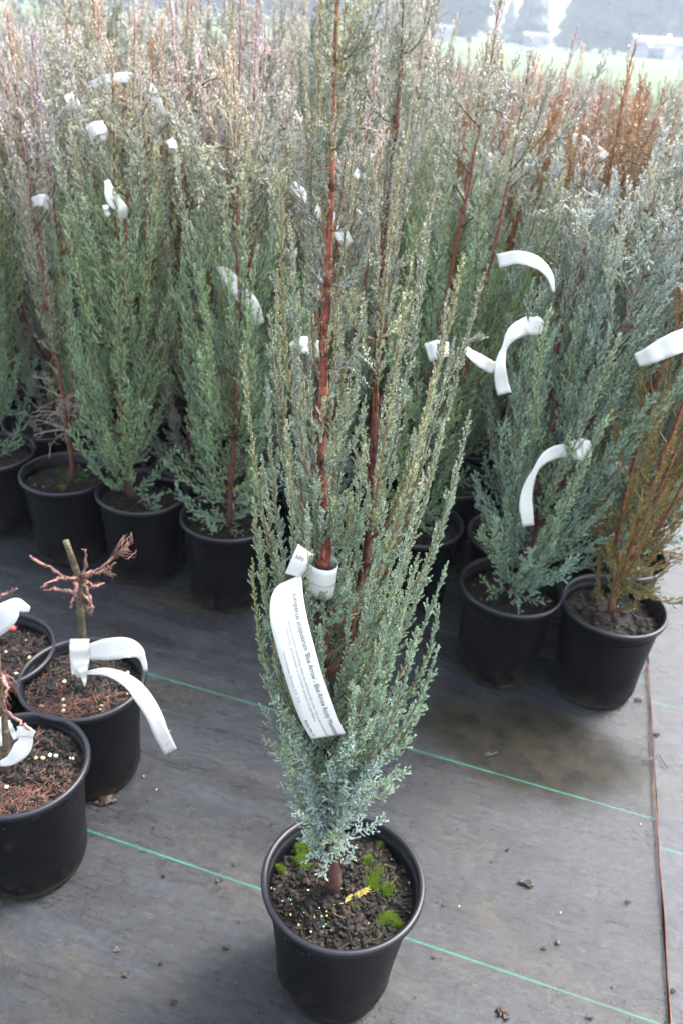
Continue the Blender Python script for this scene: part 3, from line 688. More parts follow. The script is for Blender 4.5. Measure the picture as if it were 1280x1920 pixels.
# a yellowed juniper frond and its stalk lying on the soil
mb = MB(); q0, q1, q2 = [np.array([*on_soil(x, y, .219), .2185]) for x, y in ((608, 1703), (645, 1694), (690, 1668))]
mb.tube([q0, (q0+q1)/2+[0, 0, .001], q1, q2], [.0005, .0006, .0008, .0004], 5, (.35, .2, .05))
n_ = 34; f = np.linspace(0, 1, n_); Pq = q1*(1-f[:, None])+q2*f[:, None]; dq = nrm(q2-q1); sd2 = np.array([-dq[1], dq[0], 0])
leaves(mb, Pq, nrm(dq+sd2*np.where(np.arange(n_) % 2, .8, -.8)[:, None]), .009*(1-.6*f)*rg.uniform(.6, 1.2, n_), np.tile([.17, .14, .02], (n_, 1)), np.tile([.24, .2, .035], (n_, 1)), .004, .0028, .35, .0024, rg, curl=0)
mb.obj('fallen_frond', M_fol, hsoil)

def H(x, y, dy=0.): return atY(x, y, HY+dy)-np.array([HX, HY, .002])
tp = [(626, 1662), (622, 1600), (617, 1500), (611, 1400), (608, 1300), (606, 1200), (605, 1110), (611, 1000), (603, 900), (604, 750), (610, 600), (618, 450), (623, 300), (626, 150), (630, 50), (633, -60), (637, -170)]
TR = resample(np.array([H(x, y) for x, y in tp]), 70); TR[0, 2] = .205
tt = np.linspace(0, 1, 70); rg = np.random.default_rng(31)
mb = MB(); rad = np.interp(tt, [0, .04, .2, .45, .6, .8, 1], [.0125, .011, .0094, .0066, .0048, .0032, .0010])*(1+.05*np.sin(tt*70)+rg.normal(size=70)*.035)
cw = np.interp(tt, [0, .35, .5, .75, 1], [0, 0, .8, 1, 1])[:, None]
cT = (np.array([.05, .017, .011])*(1-cw)+np.array([.17, .045, .027])*cw)*rg.uniform(.65, 1.3, (70, 1))
mb.tube(TR, rad, 12, cT)
for i in range(130):                                # loose bark strips and knots on the trunk
    x = rg.uniform(1, 55)*1.0; k = int(x); a = rg.uniform(0, 6.28); rr_ = rad[k]*1.02; u = rg.uniform(.012, .035)
    base = TR[k]+np.array([math.cos(a), math.sin(a), 0])*rr_; top_ = base+(TR[min(k+3, 69)]-TR[k])/np.linalg.norm(TR[min(k+3, 69)]-TR[k])*u+np.array([math.cos(a+.3), math.sin(a+.3), 0])*rg.uniform(0, .0015)
    mb.tube([base, (base+top_)/2+np.array([math.cos(a), math.sin(a), 0])*.0006, top_], [.0004, rg.uniform(.0006, .0015), .0003], 4, cT[k]*rg.uniform(.5, 1.9))
for k in (9, 14, 21, 25, 32, 37, 41, 48, 52, 57): mb.tube(TR[k:k+2], [rad[k]*1.12, rad[k+1]*1.02], 10, cT[k]*.72)
trunk = mb.obj('trunk', M_bark, hero, smooth=True)
lp = [(612, 1420), (640, 1270), (668, 1130), (690, 1010), (699, 860), (706, 700), (712, 560), (722, 420), (738, 270), (750, 120), (756, 0), (760, -90)]
LD = resample(np.array([H(x, y, .0+.035*min(1, i/3)) for i, (x, y) in enumerate(lp)]), 50); t5 = np.linspace(0, 1, 50)
mb = MB(); rad2 = np.interp(t5, [0, .3, .6, 1], [.0046, .0042, .003, .0007])*(1+rg.normal(size=50)*.05)
cL = np.array([.11, .034, .022])*rg.uniform(.6, 1.3, (50, 1)); mb.tube(LD, rad2, 9, cL)
for i in range(60):
    k = rg.integers(5, 44); a = rg.uniform(0, 6.28); o_ = np.array([math.cos(a), math.sin(a), 0]); b0 = LD[k]+o_*rad2[k]
    mb.tube([b0, b0+(LD[k+2]-LD[k])*.6+o_*.0010, b0+(LD[k+3]-LD[k])*.8+o_*.0004], [.0003, .0008, .0003], 4, cL[k]*rg.uniform(.5, 1.7))
mb.obj('side_stem', M_bark, hero, smooth=True)

def on(curve, ypx):                                  # the point of a stem seen at image height ypx
    P = curve+np.array([HX, HY, .002])-CP; zz = P@FW; yy = 960-FPX*(P@CU)/zz; k = int(np.argmin(abs(yy-ypx))); return curve[k].copy()
spec = []   # (tip x, tip y, start y, depth offset of tip, from side stem?)
sil = [(456, 660, 1180, .0), (476, 945, 1400, -.02), (474, 1056, 1430, .02), (488, 1000, 1380, .04), (500, 720, 1180, -.03), (508, 590, 1080, .02), (527, 300, 900, .0), (520, 520, 1020, .05), (492, 860, 1300, .05),
       (545, 430, 960, -.04), (552, 640, 1100, -.06), (538, 800, 1240, -.06), (520, 1040, 1390, -.05), (590, 130, 640, -.02), (586, 60, 560, .02), (604, -20, 470, .0), (612, -60, 420, -.02), (575, 230, 720, .02), (664, 28, 480, .01), (648, -30, 400, .02), (680, 165, 620, .03),
       (640, 520, 960, -.06), (665, 640, 1080, -.07), (585, 560, 980, -.05), (570, 720, 1150, -.05), (640, 760, 1180, -.07), (690, 830, 1260, -.07), (660, 930, 1320, -.08), (560, 900, 1290, -.07), (720, 950, 1340, -.05), (700, 1060, 1400, -.08), (655, 1090, 1420, -.07), (740, 1080, 1400, -.04),
       (900, 634, 1130, .02), (903, 527, 1060, .0), (866, 490, 1010, -.02), (850, 640, 1150, .04), (838, 560, 1080, -.04), (826, 205, 760, .0), (802, 420, 930, -.03), (877, 785, 1260, .0), (856, 900, 1330, .03), (830, 800, 1260, -.04), (812, 700, 1180, -.06), (836, 1062, 1400, -.01), (822, 985, 1370, .04), (790, 900, 1320, -.06), (822, 1140, 1430, .02), (820, 1215, 1450, -.02), (797, 1290, 1470, .0), (780, 1180, 1440, -.05), (760, 1010, 1380, -.07), (775, 820, 1270, .06), (745, 700, 1170, .05),
       (770, 150, 620, .02), (795, 165, 640, -.02), (745, 60, 480, .03), (760, 270, 740, -.03), (760, 560, 1020, -.05), (740, 820, 1250, .07), (600, 820, 1220, .07), (640, 620, 1040, .07), (560, 560, 1000, .06), (620, 960, 1330, .08), (700, 930, 1330, .08), (560, 1020, 1390, .07)]
side = {(866, 490), (826, 205), (802, 420), (782, 310), (770, 150), (795, 165), (745, 60), (760, 270), (730, 180), (720, 480), (903, 527), (760, 560), (745, 700), (838, 560), (900, 634)}
low = [(500, 1250, 1475, -.02, .25), (490, 1325, 1490, .02, .45), (498, 1385, 1505, -.02, .7), (520, 1420, 1520, .04, .85), (535, 1480, 1550, -.03, 1), (553, 1520, 1575, .03, 1), (520, 1310, 1480, -.06, .6), (545, 1385, 1520, -.06, .9), (565, 1455, 1560, -.05, 1), (570, 1560, 1590, -.03, 1),
       (775, 1382, 1500, .0, .35), (790, 1330, 1480, .03, .2), (762, 1442, 1520, .02, .5), (740, 1478, 1530, -.02, .6), (735, 1400, 1510, -.05, .7), (700, 1350, 1490, -.07, .8), (660, 1380, 1510, -.08, 1), (700, 1440, 1540, -.06, 1), (650, 1470, 1560, -.06, 1), (690, 1505, 1580, -.03, 1), (718, 1535, 1590, .02, 1), (640, 1540, 1600, -.04, 1), (600, 1640, 1610, -.045, 1), (585, 1600, 1600, -.04, 1), (640, 1590, 1610, -.03, 1), (575, 1500, 1570, -.05, 1), (620, 1430, 1540, -.06, 1), (740, 1330, 1480, -.04, .6), (670, 1290, 1470, -.07, .6), (560, 1350, 1500, .06, .8), (600, 1350, 1500, .07, .9), (660, 1440, 1530, .06, .9), (710, 1250, 1440, .06, .4), (730, 1260, 1450, -.05, .4)]
def inpoly(x, y, poly):
    c = np.zeros(len(x), bool); n = len(poly)
    for i in range(n):
        (xa, ya), (xb, yb) = poly[i], poly[i-1]; hit = ((ya > y) != (yb > y)) & (x < (xb-xa)*(y-ya)/(yb-ya+1e-9)+xa); c ^= hit
    return c
strip_poly = [(480+.20833*a, 1000+.20833*b) for a, b in ((190, 400), (110, 620), (115, 800), (165, 1010), (240, 1270), (320, 1520), (400, 1720), (495, 1880), (825, 1825), (760, 1650), (610, 1240), (550, 1010), (490, 790), (440, 540), (425, 380))]
corner_poly = [(480+.20833*a, 1000+.20833*b) for a, b in ((370, 80), (250, 370), (400, 410), (455, 300), (480, 180))]
band_poly = [(480+.20833*a, 1000+.20833*b) for a, b in ((530, 200), (500, 500), (660, 530), (745, 220), (600, 230))]
def tag_cull(P):
    """twigs that the paper label holds back"""
    Q = P+np.array([HX, HY, .002])-CP; zz = Q@FW; x = 640+FPX*(Q@CR)/zz; y = 960-FPX*(Q@CU)/zz
    return ((inpoly(x, y, strip_poly) | inpoly(x, y, corner_poly)) & (P[:, 1] < -.04)) | (inpoly(x, y, band_poly) & (P[:, 1] < 0))
def duck(pts):
    """bend a branch back so that it passes behind the label"""
    for _ in range(4):
        if not tag_cull(pts).any(): break
        f = np.linspace(0, 1, len(pts)); pts[:, 1] += .03*np.sin(np.pi*f**.8)
    return pts
curves = []; woody = []
for (x, y, ys, dy) in sil:
    if 555 < x < 715 and y < 1000 and dy < 0: dy = -dy*.9+.01
    st = LD if (x, y) in side and ys < 1300 else TR
    p0 = on(st, ys); p1 = H(x, y, dy*1.15); o_ = p1-p0; o_[2] = 0; ol = np.linalg.norm(o_); o_ = o_/max(ol, 1e-6); hl = np.linalg.norm(p1-p0)
    out = max(ol, .02)
    d0 = o_*out*2.1+np.array([0, 0, .35*hl]); d1 = np.array([0, 0, .95*hl])+o_*out*.25+rg.normal(size=3)*.015
    if (x, y) == (900, 634): d1 = np.array([.16, 0, -.02])
    pts = hermite(p0, d0, p1, d1, 26); pts[1:-1] += np.cumsum(rg.normal(size=(24, 3))*.0009, axis=0)*np.linspace(1, 0, 24)[:, None]
    pts = duck(pts); r0 = .0023+.0012*(ys > 1000); curves.append((pts, r0*.8, 0., rg.uniform(.04, .2))); woody.append((pts, r0))
for (x, y, ys, dy, jv) in low:
    p0 = on(TR, ys); p1 = H(x, y, dy); o_ = (p1-p0); hl = np.linalg.norm(o_)
    pts = hermite(p0, o_*.9+[0, 0, .02], p1, o_*.8+np.array([0, 0, .3*hl*(1-jv)]), 16); pts = duck(pts); curves.append((pts, .0014, jv, .03))
for i in range(38):
    ys = rg.uniform(1330, 1560); y = rg.uniform(900, ys-110); hw = np.interp(y, [900, 1150, 1350, 1480], [165, 160, 125, 80]); x = 640+rg.uniform(-1, 1)*hw; dy = rg.choice([-1, 1])*rg.uniform(.02, .1)
    p0 = on(TR, ys); p1 = H(x, y, dy); o_ = p1-p0; o_[2] = 0; hl = np.linalg.norm(p1-p0)
    curves.append((duck(hermite(p0, o_*2+[0, 0, .3*hl], p1, np.array([0, 0, .85*hl])+o_*.3+rg.normal(size=3)*.02, 20)), .0016, float(np.clip((y-1250)/300, 0, .6)), .08))
curves.append((TR[44:], .0008, 0, .05)); curves.append((LD[30:], .0008, 0, .05))
# short spurs all the way up both stems
for st, nsp, a0, a1 in ((TR, 74, 3, 64), (LD, 40, 6, 46)):
    for i in range(nsp):
        k = int(rg.uniform(a0, a1)); a = rg.uniform(0, 6.28); o_ = np.array([math.cos(a), math.sin(a), 0]); ln = rg.uniform(.04, .1); jv = float(np.clip((16-k)/10, 0, 1)) if st is TR else 0.
        pts = hermite(st[k], o_*ln, st[k]+o_*ln*.45+[0, 0, ln*(.85-.5*jv)], np.array([0, 0, ln]), 8); curves.append((pts, .001, jv, .1))
pal = pal_maker((.15, .285, .205), (.235, .335, .25), (.31, .33, .27), (.32, .38, .20), (.28, .26, .15), (.285, .375, .325), gain=1.04)
crown, wood, drops = MB(), MB(), MB(); rg = np.random.default_rng(41)
pp = dict(wood1=np.array([.14, .055, .035]), wood2=np.array([.19, .14, .055]), sgap=.0145, slen=.046, cgap=.0033, clen=.0125, ll=.0031, lw=.0020, spread=.58, step=.0019, drop=.03, dr=.6, wk=5, ws=.8, cull=tag_cull, thin=.62)
grow(crown, wood, drops, curves, rg, pal, 1.3, pp)
cr_ = crown.obj('crown', M_fol, hero)
tw = wood.obj('twigs', M_wood, cr_)
for i, (pts, r0) in enumerate(woody):               # the woody lower half of each main branch
    mb = MB(); k = 15; f = np.linspace(0, 1, k)[:, None]
    mb.tube(pts[:k], r0*(.8-.38*f[:, 0])*(1+rg.normal(size=k)*.08), 6, (np.array([.15, .055, .035])*(1-f)+np.array([.21, .12, .05])*f)*rg.uniform(.7, 1.2, (k, 1))); mb.obj('branch', M_wood, hero)
tag(drops.obj('water_drops', M_drop, hero, True), kind='stuff')

# its printed label: a band round the trunk, a folded corner and the long strip
def zp(x, y): return (480+.20833*x, 1000+.20833*y)
TG = 'white tags tied to the potted plants'
htag = thing('plant_tag', 'long white printed label curling down from the foreground juniper trunk', 'plant tag', (0, 0, 0), 0, TG)
HYt = HY-.062
L_ = [(215, 455), (165, 510), (130, 620), (133, 800), (180, 1000), (250, 1250), (330, 1500), (410, 1700), (500, 1852)]
R_ = [(400, 375), (416, 420), (425, 560), (470, 800), (530, 1030), (590, 1250), (660, 1450), (740, 1670), (805, 1805)]
dz = [.012, .0, -.012, -.02, -.022, -.02, -.012, -.002, .006]
E1 = [atY(*zp(*q), HYt+d) for q, d in zip(L_, dz)]; E2 = [atY(*zp(*q), HYt+d*.6+.004) for q, d in zip(R_, dz)]
mb, fr = ribbon('strip', E1, E2, n=60); strip = mb.obj('strip', M_tag, htag, smooth=False)
cen = (fr[0]+fr[1])/2; sgn = 1 if (fr[2]@nrm(CP-cen[30])).mean() > 0 else -1
print_on(fr, "Juniperus scopulorum 'Blue Arrow' - Blue Arrow Rocky Mountain", .70, .085, .0088, M_ink, strip, sgn, s1=.995)
print_on(fr, "tall and narrow, ascending, stays the tall blue green color. Use in the landscape", .47, .20, .0042, M_inkl, strip, sgn, s1=.99)
print_on(fr, "forms, provides a vertical accent in gardens", .36, .25, .0042, M_inkl, strip, sgn, s1=.86)
print_on(fr, "Hardiness Zones 2 E  5.0", .12, .36, .0046, M_inkl, strip, sgn, s1=.70)
print_on(fr, "Rocky Mtn 'Z", .10, .84, .0046, M_ink, strip, sgn, s1=.975)
# folded corner above
E1 = [atY(*zp(*q), HYt+d) for q, d in (((380, 97), .004), ((318, 235), -.002), ((262, 362), .004))]
E2 = [atY(*zp(*q), HYt+d) for q, d in (((520, 190), .014), ((470, 300), .004), ((400, 395), .010))]
mb, fr2 = ribbon('corner', E1, E2, n=16); cor = mb.obj('folded_corner', M_tag, htag)
c2 = (fr2[0]+fr2[1])/2; s2 = 1 if (fr2[2]@nrm(CP-c2[8])).mean() > 0 else -1
V_, T_ = text_tris('uni', .010); A_, B_, N_ = fr2; xd = nrm(B_[4]-A_[4]); yd = nrm(np.cross(N_[4], xd)); yd = yd if yd[2] > 0 else -yd
o0 = A_[3]+xd*.0035-yd*.006; mb = MB(); mb.add(o0+V_[:, :1]*xd+V_[:, 1:]*yd+N_[4]*s2*.0007, T_); mb.obj('printing', M_ink, cor)
# band
kc = on(TR, 1085)+np.array([HX, HY, .002]); top_c = kc+[-.001, 0, .022]; mb = MB()
th = np.linspace(math.radians(-215), math.radians(75), 40)
ww = atY(*zp(600, 350), HY); k = 5; S = []
for j, zf in enumerate(np.linspace(0, 1, k)):
    rr_ = .0150-.0025*zf*0+.002*(1-zf); cc = atY(*zp(600-14*zf, 240+270*zf), HY)
    x = cc[0]+rr_*1.12*np.cos(th); y = HY+rr_*np.sin(th)-.002; S.append(np.c_[x, y, np.full(40, cc[2])+.0035*np.cos(th-2.6)])
E1, E2 = S[0], S[-1]; mb, fr3 = ribbon('band', E1, E2, n=48); band = mb.obj('band', M_tag, htag, smooth=True)
c3 = (fr3[0]+fr3[1])/2; mb = MB(); mid_ = fr3[0]*.45+fr3[1]*.55; outn = nrm(mid_-(kc*[1, 1, 0]+mid_*[0, 0, 1])*1.0); mb.tube((mid_+outn*.0005)[8:40], .00022, 4); mb.obj('slit_line', M_ink, band)

# ---------------------------------------------------------------- the three pruned stubs on the left
M_stub = mat('stub_bark', attr=True, rough=.7, noise=.7, nscale=170, bump=1.0, bscale=240)
def stub(name, X, Y, label, trunk_px, twigs, seed, fill, cat='pruned shrub', r0=.0085, fuzz=(), pebs=12):
    r = np.random.default_rng(seed); t = thing(name, label, cat, (X, Y, .002), 0, 'pruned potted stubs on the left')
    pm = pot_meshes(seed, R=.123); p = link_obj('pot', pm[0], t); link_obj('rim', pm[1], p)
    s = link_obj('soil', soil_mesh(seed, needles=560 if fill is not None else 200, chips=1000, needc=(.17, .085, .065), chipc=((.005, .004, .004), (.034, .028, .024)), z=.222, R=.113, fill=fill), t)
    pebbles(s, scatter(r, pebs, .1, .222, bias=None), seed+3, name='perlite_lump', rad=(.0018, .0052), cols=((.38, .33, .22), (.34, .28, .18), (.42, .39, .3)), squash=.68)
    off = np.array([X, Y, .002]); K = lambda x, y, d=0.: atY(x, y, Y+d)-off
    tp_ = resample(np.array([K(*q) for q in trunk_px]), 30); f = np.linspace(0, 1, 30)
    mb = MB(); mb.tube(tp_, r0*(1-.35*f)*(1+r.normal(size=30)*.05), 10, np.array([.07, .055, .03])*r.uniform(.45, 1.45, (30, 1))); mb.obj('trunk', M_stub, t, True)
    for tw_ in twigs:
        P = resample(np.array([K(*q) for q in tw_]), 14); P[1:-1] += r.normal(size=(12, 3))*.0017; mb = MB(); ff = np.linspace(0, 1, 14)
        mb.tube(P, .0035*(1-.4*ff)*(1+r.normal(size=14)*.25), 7, np.array([.20, .095, .075])*r.uniform(.45, 1.35, (14, 1)))
        for q in range(9):
            k = r.integers(3, 13); a = nrm(r.normal(size=3)); mb.tube([P[k], P[k]+a*r.uniform(.003, .008)], [.0012, .0006], 4, np.array([.22, .11, .085])*r.uniform(.7, 1.2))
        mb.obj('branch', M_stub, t)
    for fz in fuzz:
        mb = MB()
        for q in range(fz[3]):
            P = np.array([K(*fz[0]), K(fz[1][0]+r.normal()*fz[2], fz[1][1]+r.normal()*fz[2], r.normal()*.012)]); md = P.mean(0)+r.normal(size=3)*.006
            mb.tube([P[0]+r.normal(size=3)*.003, md, P[1]], [.0008, .0007, .0004], 3, np.array([.2, .1, .08])*r.uniform(.6, 1.3))
        mb.obj('dry_twigs', M_stub, t)
    return t, s
PX, PY, QX, QY, RX, RY = -.4828, 1.2654, -.5285, 1.0388, -.684, 1.325
stub('pruned_shrub', PX, PY, 'cut-back stub with pinkish bare branches radiating, white tag knotted low on its stem',
     [(158, 1275), (155, 1195), (150, 1130), (148, 1085), (138, 1055), (124, 1014)],
     [[(150, 1082), (128, 1082), (90, 1064, -.01), (57, 1042, -.03)], [(150, 1083), (115, 1086, -.03), (76, 1101, -.06)], [(145, 1112), (110, 1106, .03), (83, 1107, .05)], [(155, 1082), (160, 1062), (161, 1030)],
      [(155, 1080), (185, 1066, .01), (215, 1045, .02), (238, 1030, .03)], [(155, 1084), (190, 1072, -.02), (217, 1055, -.03)], [(158, 1090), (175, 1098, .03), (196, 1093, .05)], [(145, 1085), (142, 1110, -.02), (133, 1140, -.03)], [(160, 1085), (165, 1110, -.02), (174, 1140, -.03), (172, 1150, -.03)], [(150, 1105), (160, 1122), (172, 1132, -.01)]],
     301, -1.6, fuzz=[((215, 1045), (240, 1012), 7, 16), ((195, 1065), (210, 1075), 7, 8), ((225, 1038), (245, 1035), 5, 8), ((165, 1135), (172, 1155), 3, 6)], pebs=15)
tS, sS = stub('pruned_shrub', QX, QY, 'cut-back stub among fallen reddish needles in the nearest left pot, torn white tag', [(8, 1440), (8, 1390), (3, 1335), (-4, 1280), (-8, 1230)],
     [[(-5, 1325), (25, 1345, -.02), (55, 1368, -.04)], [(-6, 1280), (5, 1262), (12, 1290, -.03), (4, 1325, -.04)]], 302, -1.3, r0=.011, fuzz=[((-4, 1258), (24, 1300), 8, 22), ((2, 1300), (8, 1340), 6, 16)], pebs=18)
stub('pruned_shrub', RX, RY, 'cut-back stub in the pot cut by the left edge, behind the other two', [(-12, 1250), (-14, 1180), (-20, 1110), (-20, 1070)], [[(-18, 1125), (5, 1117), (33, 1104, -.01)], [(-15, 1160), (5, 1172, -.03), (22, 1178, -.04)]], 303, None, pebs=14)
mb = MB(); c = atY(25, 1178, RY-.04); th = np.linspace(0, np.pi, 7); Vv, Qv = lathe(np.c_[np.sin(th)*.006, -np.cos(th)*.0055], 12)
mb.add(Vv+c, None, Qv, (.55, .05, .04)); tag(mb.obj('red_bud', mat('red_bud', (.5, .04, .03), .4, noise=.4, nscale=200), None, True), 'small red bud on a twig in the pot cut by the left edge', 'bud')

# ---------------------------------------------------------------- tags on the other plants
ptag, pfr = px_tag('plant_tag', [(168, 1222), (200, 1217), (235, 1212), (258, 1220), (268, 1236), (273, 1256)], [30, 40, 42, 34, 12, 7], PY-.02, 'white tag knotted on the pinkish pruned stub, long tail hanging over its pot', amp=.03,
       extra=[([(165, 1262), (205, 1262), (250, 1285), (285, 1335), (305, 1380), (322, 1412)], [8, 32, 26], PY-.03, .045),
              ([(150, 1198), (150, 1225), (152, 1250), (158, 1268)], [36, 38, 22], PY-.016, .006), ([(150, 1245), (157, 1262), (161, 1287)], [22, 14, 3], PY-.02, .006),
              ([(138, 1205), (140, 1240), (142, 1266)], [6, 14, 10], PY-.012, .004)])
f_ = pfr[1]; mm_ = (f_[0]+f_[1])/2; sg = 1 if (f_[2]@nrm(CP-mm_[12])).mean() > 0 else -1
for tx, a_ in (('-', .55), ("'", .68), ('- -', .8), ('T', .9)): print_on(f_, tx, .35, a_, .009, M_ink, ptag, sg)
print_on(pfr[0], 'l   - -  l', .4, .45, .006, M_inkl, ptag, 1 if (pfr[0][2]@nrm(CP-mm_[12])).mean() > 0 else -1)
px_tag('plant_tag', [(0, 1432), (22, 1425), (45, 1400), (48, 1378), (40, 1360)], [10, 34, 18], QY-.02, 'torn white tag round the stub in the nearest left pot', amp=.012,
       extra=[([(30, 1378), (48, 1374), (62, 1380)], [10, 22, 14], QY-.03, .004), ([(-3, 1345), (-1, 1375), (0, 1400)], [10, 12, 12], QY-.018, .004), ([(17, 1350), (24, 1368), (32, 1385)], [4, 9, 12], QY-.024, .003)])
px_tag('plant_tag', [(-20, 1175), (5, 1160), (30, 1135), (45, 1138), (56, 1141)], [50, 46, 10], RY-.06, 'folded white tag in the pot cut by the left edge', amp=.02)
for pts, wp, Y, lab, ex in [
    ([(172, 158), (210, 146), (255, 148), (285, 168), (302, 198), (313, 219)], [14, 22, 6], 2.75, 'thin white tag arching like a rainbow among the junipers at upper left', ()),
    ([(128, 176), (138, 195), (149, 213)], [18, 22, 20], 2.7, 'small white tag scrap left of the arching one', ()),
    ([(160, 254), (180, 242), (198, 236)], [30, 26, 20], 2.55, 'white split tag below the arching one', ([(190, 238), (196, 250), (192, 264)], [18, 16, 8], 2.54, .01)),
    ([(318, 262), (325, 276), (323, 291)], [14, 15, 12], 2.5, 'tiny white tag right of the arching one', ()),
    ([(200, 338), (212, 372), (232, 392), (236, 412)], [10, 26, 14], 2.3, 'creased white tag hanging among green twigs at left', ([(196, 385), (200, 405)], [10, 10, 8], 2.3, .01)),
    ([(62, 380), (80, 376), (96, 388)], [18, 24, 16], 2.5, 'small white tag half hidden in the leftmost junipers', ()),
    ([(408, 512), (425, 515), (452, 548), (475, 570), (490, 608)], [22, 30, 16], 2.05, 'long white tag slanting down just left of the foreground juniper', ()),
    ([(545, 655), (570, 648), (602, 664)], [22, 34, 26], 1.9, 'white tag behind the foreground trunk at mid height', ()),
    ([(548, 345), (572, 368), (600, 388), (628, 422), (655, 460)], [14, 34, 22], 2.1, 'broad white tag behind the upper trunk of the foreground juniper', ()),
    ([(665, 322), (676, 330), (684, 346)], [16, 18, 16], 2.4, 'small white tag above the broad one behind the foreground juniper', ()),
    ([(866, 298), (900, 295), (945, 305), (990, 318)], [20, 22, 18], 2.9, 'white tag veiled by twigs at upper right', ([(912, 345), (930, 338), (946, 350)], [18, 18, 16], 2.7, .01)),
    ([(1060, 264), (1080, 262), (1108, 276), (1140, 292)], [24, 26, 14], 2.8, 'cream white tag above the brown juniper at upper right', ([(1022, 284), (1035, 276), (1056, 292)], [30, 22, 24], 2.8, .01)),
    ([(933, 489), (970, 482), (1005, 490), (1030, 512), (1042, 548)], [27, 25, 24, 14, 5], 2.15, 'white tag arched over brown twigs right of the foreground juniper', ()),
    ([(990, 610), (968, 618), (950, 638), (940, 665), (938, 700), (946, 735)], [34, 27, 9, 19, 25, 27], 1.88, 'curled white tag hanging between two blue-green junipers', ([(988, 606), (1002, 610), (1017, 614)], [26, 36, 24], 1.89, .008)),
    ([(868, 650), (885, 668), (905, 680), (926, 690)], [10, 22, 24], 1.9, 'greyish white tag end right of the foreground branches', ([(800, 662), (820, 656), (838, 656)], [36, 34, 26], 1.9, .015)),
    ([(1192, 676), (1225, 662), (1258, 646), (1300, 632)], [26, 40, 44], 1.6, 'wide white tag in the golden-brown juniper at the right edge', ()),
    ([(1062, 844), (1036, 850), (1012, 868), (994, 900), (985, 940), (990, 985)], [28, 22, 9, 19, 26, 22], 1.68, 'long curled white tag on the splaying blue-green juniper', ([(1070, 846), (1088, 842), (1106, 840)], [34, 42, 30], 1.59, .008)),
    ([(1118, 888), (1145, 880), (1178, 872)], [14, 22, 24], 1.82, 'crumpled white tag between the blue-green and golden-brown junipers', ())]:
    Y = (1.93+(Y-2.2)*.35 if pts[0][0] < 700 else Y-.2) if Y > 2.1 else (Y-.12 if Y > 1.85 else Y-.05); Y = 1.63+.015*(len(lab) % 4) if pts[0][0] > 850 and 1.7 < Y < 2.1 and pts[0][1] < 800 else Y; px_tag('plant_tag', pts, wp, Y, lab, amp=.02, extra=((ex[0], ex[1], Y-.01, ex[3]),) if ex else ())

# ---------------------------------------------------------------- litter on the ground cloth
def clod(x, y, s, label, col=(.03, .022, .015), name='dirt_clod', cat='clod', bits=7, seed=0, grp='bits of dirt on the ground cloth'):
    r = np.random.default_rng(int(x*7+y)); c = atZ(x, y, .006); mb = MB(); c[2] = .003 if x < 1230 else .008
    th = np.linspace(0, np.pi, 6)
    s *= .72
    for q in range(bits):
        Vq, Qq = lathe(np.c_[np.sin(th), -np.cos(th)], 8); Vq = Vq*s*r.uniform(.25, .6)*[1.3, 1, .55]; Vq += r.normal(size=Vq.shape)*s*.13
        mb.add(Vq+[r.normal()*s*.7, r.normal()*s*.4, s*.15], None, Qq, np.array(col)*r.uniform(.5, 1.5))
    o = mb.obj(name, M_peb, None, loc=c); tag(o, label, cat, grp); return o
clod(1232, 1380, .0075, 'dark lump beside the wire, upper one of the two')
clod(1262, 1860, .006, 'small dark lump beside the wire near the bottom right corner')
clod(945, 1898, .012, 'crumpled brown dead leaf scrap at the bottom of the photo', (.045, .027, .018), 'leaf_scrap', 'leaf scrap')
clod(1178, 1690, .006, 'dark crumb left of the wire')
clod(1022, 1776, .006, 'olive brown crumb between the green thread and the wire', (.05, .045, .025))
clod(952, 1592, .005, 'black crumb below the wet patch')
clod(815, 1792, .004, 'reddish crumb on the green thread right of the foreground pot', (.12, .05, .03))
clod(326, 1876, .007, 'black lump left of the foreground pot near the bottom edge', (.018, .016, .014))
clod(235, 1826, .005, 'greenish brown crumb in the lower left', (.07, .06, .02))
clod(425, 1774, .006, 'flat dark smear of dirt left of the foreground pot', (.045, .035, .03))
clod(412, 1648, .006, 'brown crumb under the green thread left of the foreground pot', (.05, .038, .03))
clod(990, 1655, .012, 'scattered brown dirt patch right of the foreground pot rim', (.05, .038, .03), bits=14)
clod(218, 1779, .005, 'light brown flake in the lower left', (.12, .07, .05))
clod(1195, 1310, .008, 'dark bark crumb right of the dented pot', (.035, .028, .024), bits=10)
clod(1104, 1905, .006, 'dark streak of dirt at the bottom right of the cloth', (.03, .025, .02))
clod(200, 1498, .016, 'dirt spilled behind the nearest left pot', (.05, .03, .02), 'spilled_soil', 'spilled soil', bits=40)
def stick(pts, r_, label, col=(.05, .035, .028), z=.008, name='twig'):
    mb = MB()
    for P in pts: mb.tube([atZ(x, y, z) for x, y in P], r_, 5, np.array(col))
    tag(mb.obj(name, M_wood), label, 'twig')
stick([[(1202, 1428), (1222, 1422), (1236, 1415), (1250, 1440)]], .0016, 'short forked twig lying across the rusty wire', z=.012)
stick([[(905, 1418), (918, 1416), (932, 1410)], [(905, 1414), (918, 1412)]], .0016, 'broken black twig on the wet brown patch', (.03, .03, .035), .005)
pv = [(319, 1370), (294, 1480), (860, 1699), (1050, 1711), (270, 1455), (590, 1770), (1200, 1545)]
